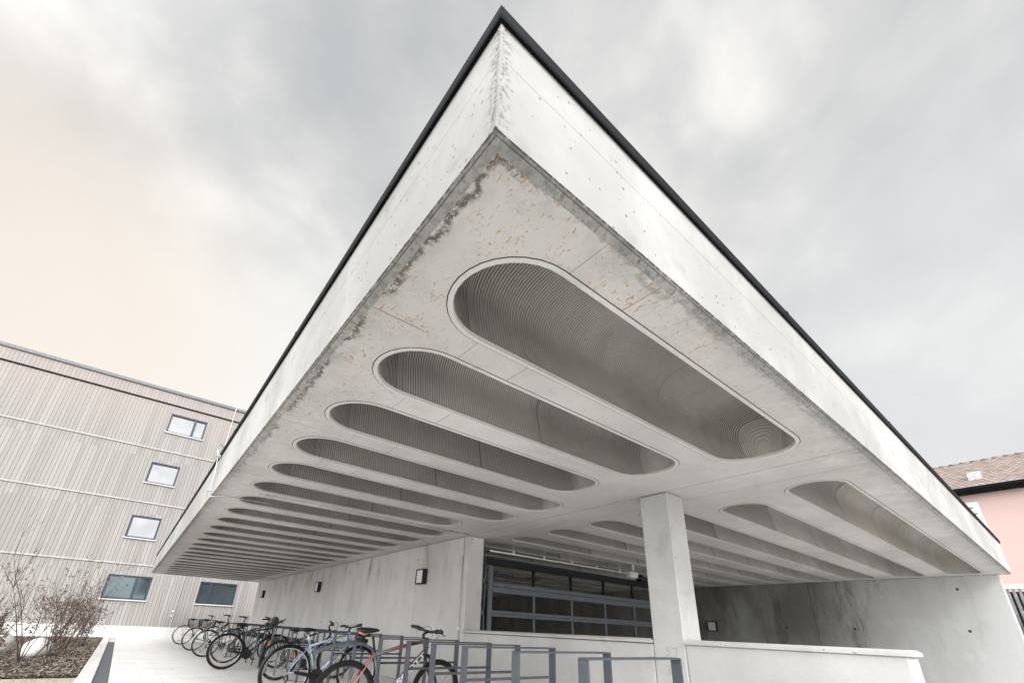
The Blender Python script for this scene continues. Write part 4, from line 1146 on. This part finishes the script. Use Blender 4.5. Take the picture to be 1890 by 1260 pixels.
for i in range(30):
    y = .5-i*.11
    f = MB(); f.cbox(17.64, 17.66, y, y+.062, .1, 2.555, .004); part(f, 'slat', simple('grey_slat', (.28, .28, .29), .6) if i == 0 else bpy.data.materials['grey_slat'], fe)
f = MB(); f.cbox(17.72, 17.75, -6, .6, .05, 2.5, .004); part(f, 'backing', M_BLACK, fe)
rc_ = empty('blue_container', (17.2, -.4, 0), label='pale blue box standing in front of the slatted fence, right of the stained wall', cat='container')
f = MB(); f.cbox(17.0, 17.5, -1.4, .12, .0, 1.92, .04)
for i in range(12): f.cbox(16.985, 17.0, -1.35+i*.12, -1.30+i*.12, .1, 1.88, .004)
part(f, 'body', simple('pale_blue_paint', (.38, .50, .62), .5), rc_)
f = MB(); f.cbox(16.97, 17.53, -1.43, .15, 1.922, 1.98, .02); part(f, 'lid', M_WHITE, rc_)

# ------------------------------------------------------------------ bare shrubs
def shrub(loc, h, spread, stems, leaves, lab, seed, thick=.012):
    r_ = random.Random(seed)
    o = empty('bare_shrub', loc, cat='shrub', label=lab, group='bare shrubs in the bark bed')
    br = MB(); lf = MB()
    def grow(p, d, L_, rad, lev):
        pts = [p]; n_ = 5; q = p.copy(); dd = d.copy()
        for i in range(n_):
            dd = (dd+Vector((r_.uniform(-.22, .22), r_.uniform(-.22, .22), r_.uniform(-.05, .18)))).normalized()
            q = q+dd*(L_/n_); pts.append(q.copy())
        br.tube(pts, [rad*(1-.75*i/n_) for i in range(n_+1)], 5 if lev < 2 else 3)
        if lev < 3:
            for _ in range(r_.randint(1, 3) if lev else r_.randint(4, 5)):
                i = r_.randint(1, n_); nd = (dd+Vector((r_.uniform(-.9, .9), r_.uniform(-.9, .9), r_.uniform(-.1, .7)))).normalized()
                grow(pts[i], nd, L_*r_.uniform(.35, .6), rad*.5, lev+1)
        if lev >= 1:
            for _ in range(leaves):
                i = r_.randint(1, n_); c0 = pts[i]+Vector((r_.uniform(-.03, .03), r_.uniform(-.03, .03), r_.uniform(-.05, .01)))
                if c0.z > h*.78 and r_.random() < .8: continue
                a = Vector((r_.uniform(-1, 1), r_.uniform(-1, 1), r_.uniform(-1, .2))).normalized(); b = a.orthogonal().normalized(); s_ = r_.uniform(.016, .042)
                cc = a.cross(b)*s_*.3
                lf.add([c0, c0+a*s_+b*s_*.45+cc, c0+a*s_*2, c0+a*s_-b*s_*.45+cc], [(0, 1, 2), (0, 2, 3)])
    for i in range(stems):
        a = r_.uniform(0, 6.28); s0 = Vector((math.cos(a)*r_.uniform(0, .18), math.sin(a)*r_.uniform(0, .18), 0))
        grow(s0, Vector((math.cos(a)*spread*r_.random(), math.sin(a)*spread*r_.random(), 1)).normalized(), h*r_.uniform(.6, 1.0), thick*r_.uniform(.6, 1), 0)
    br.build('branches', M_BARK, o); lf.build('dry_leaves', M_LEAF, o)
shrub((-1.95, 13.2, 0), 2.5, .45, 5, 2, 'tallest bare shrub with long forked twigs, at the left edge', 3, .016)
shrub((-1.55, 14.6, 0), 1.75, .4, 9, 6, 'bare shrub thick with dry brown leaves, between the left edge and the dense clump', 5)
shrub((-1.62, 17.6, 0), 1.75, .22, 12, 3, 'dense upright clump of thin bare stems just below the lowest left window', 8, .009)
shrub((-1.35, 19.2, 0), 1.6, .25, 12, 3, 'slender bare shrub at the far corner of the bark bed', 12, .009)
shrub((-2.3, 11.9, 0), 1.2, .6, 6, 4, 'low sprawling bare shrub at the front left of the bark bed', 15, .012)
shrub((-2.9, 15.5, 0), 1.5, .5, 6, 4, 'bare leafy shrub behind the tallest one, at the left edge', 21, .012)
# pale boulders
def boulder(loc, r, lab, seed):
    f = MB()
    def fn(q):
        k_ = 1+.14*noise.noise(Vector(q)*1.5+Vector((seed, 0, 0))); return Vector((q[0]*k_, q[1]*k_, q[2]*k_))
    f.ellipsoid(loc, r, 18, 12, fn)
    tag(f.build('boulder', M_KERB, None, loc, True), lab, 'boulder', 'pale boulders in the bark bed')
boulder((-1.92, 15.2, .14), (.30, .5, .26), 'pale rounded boulder behind the shrub stems, right of the other', 1)
boulder((-2.75, 15.9, .2), (.3, .5, .32), 'pale rounded boulder nearest the left edge, behind the tall shrub', 4)
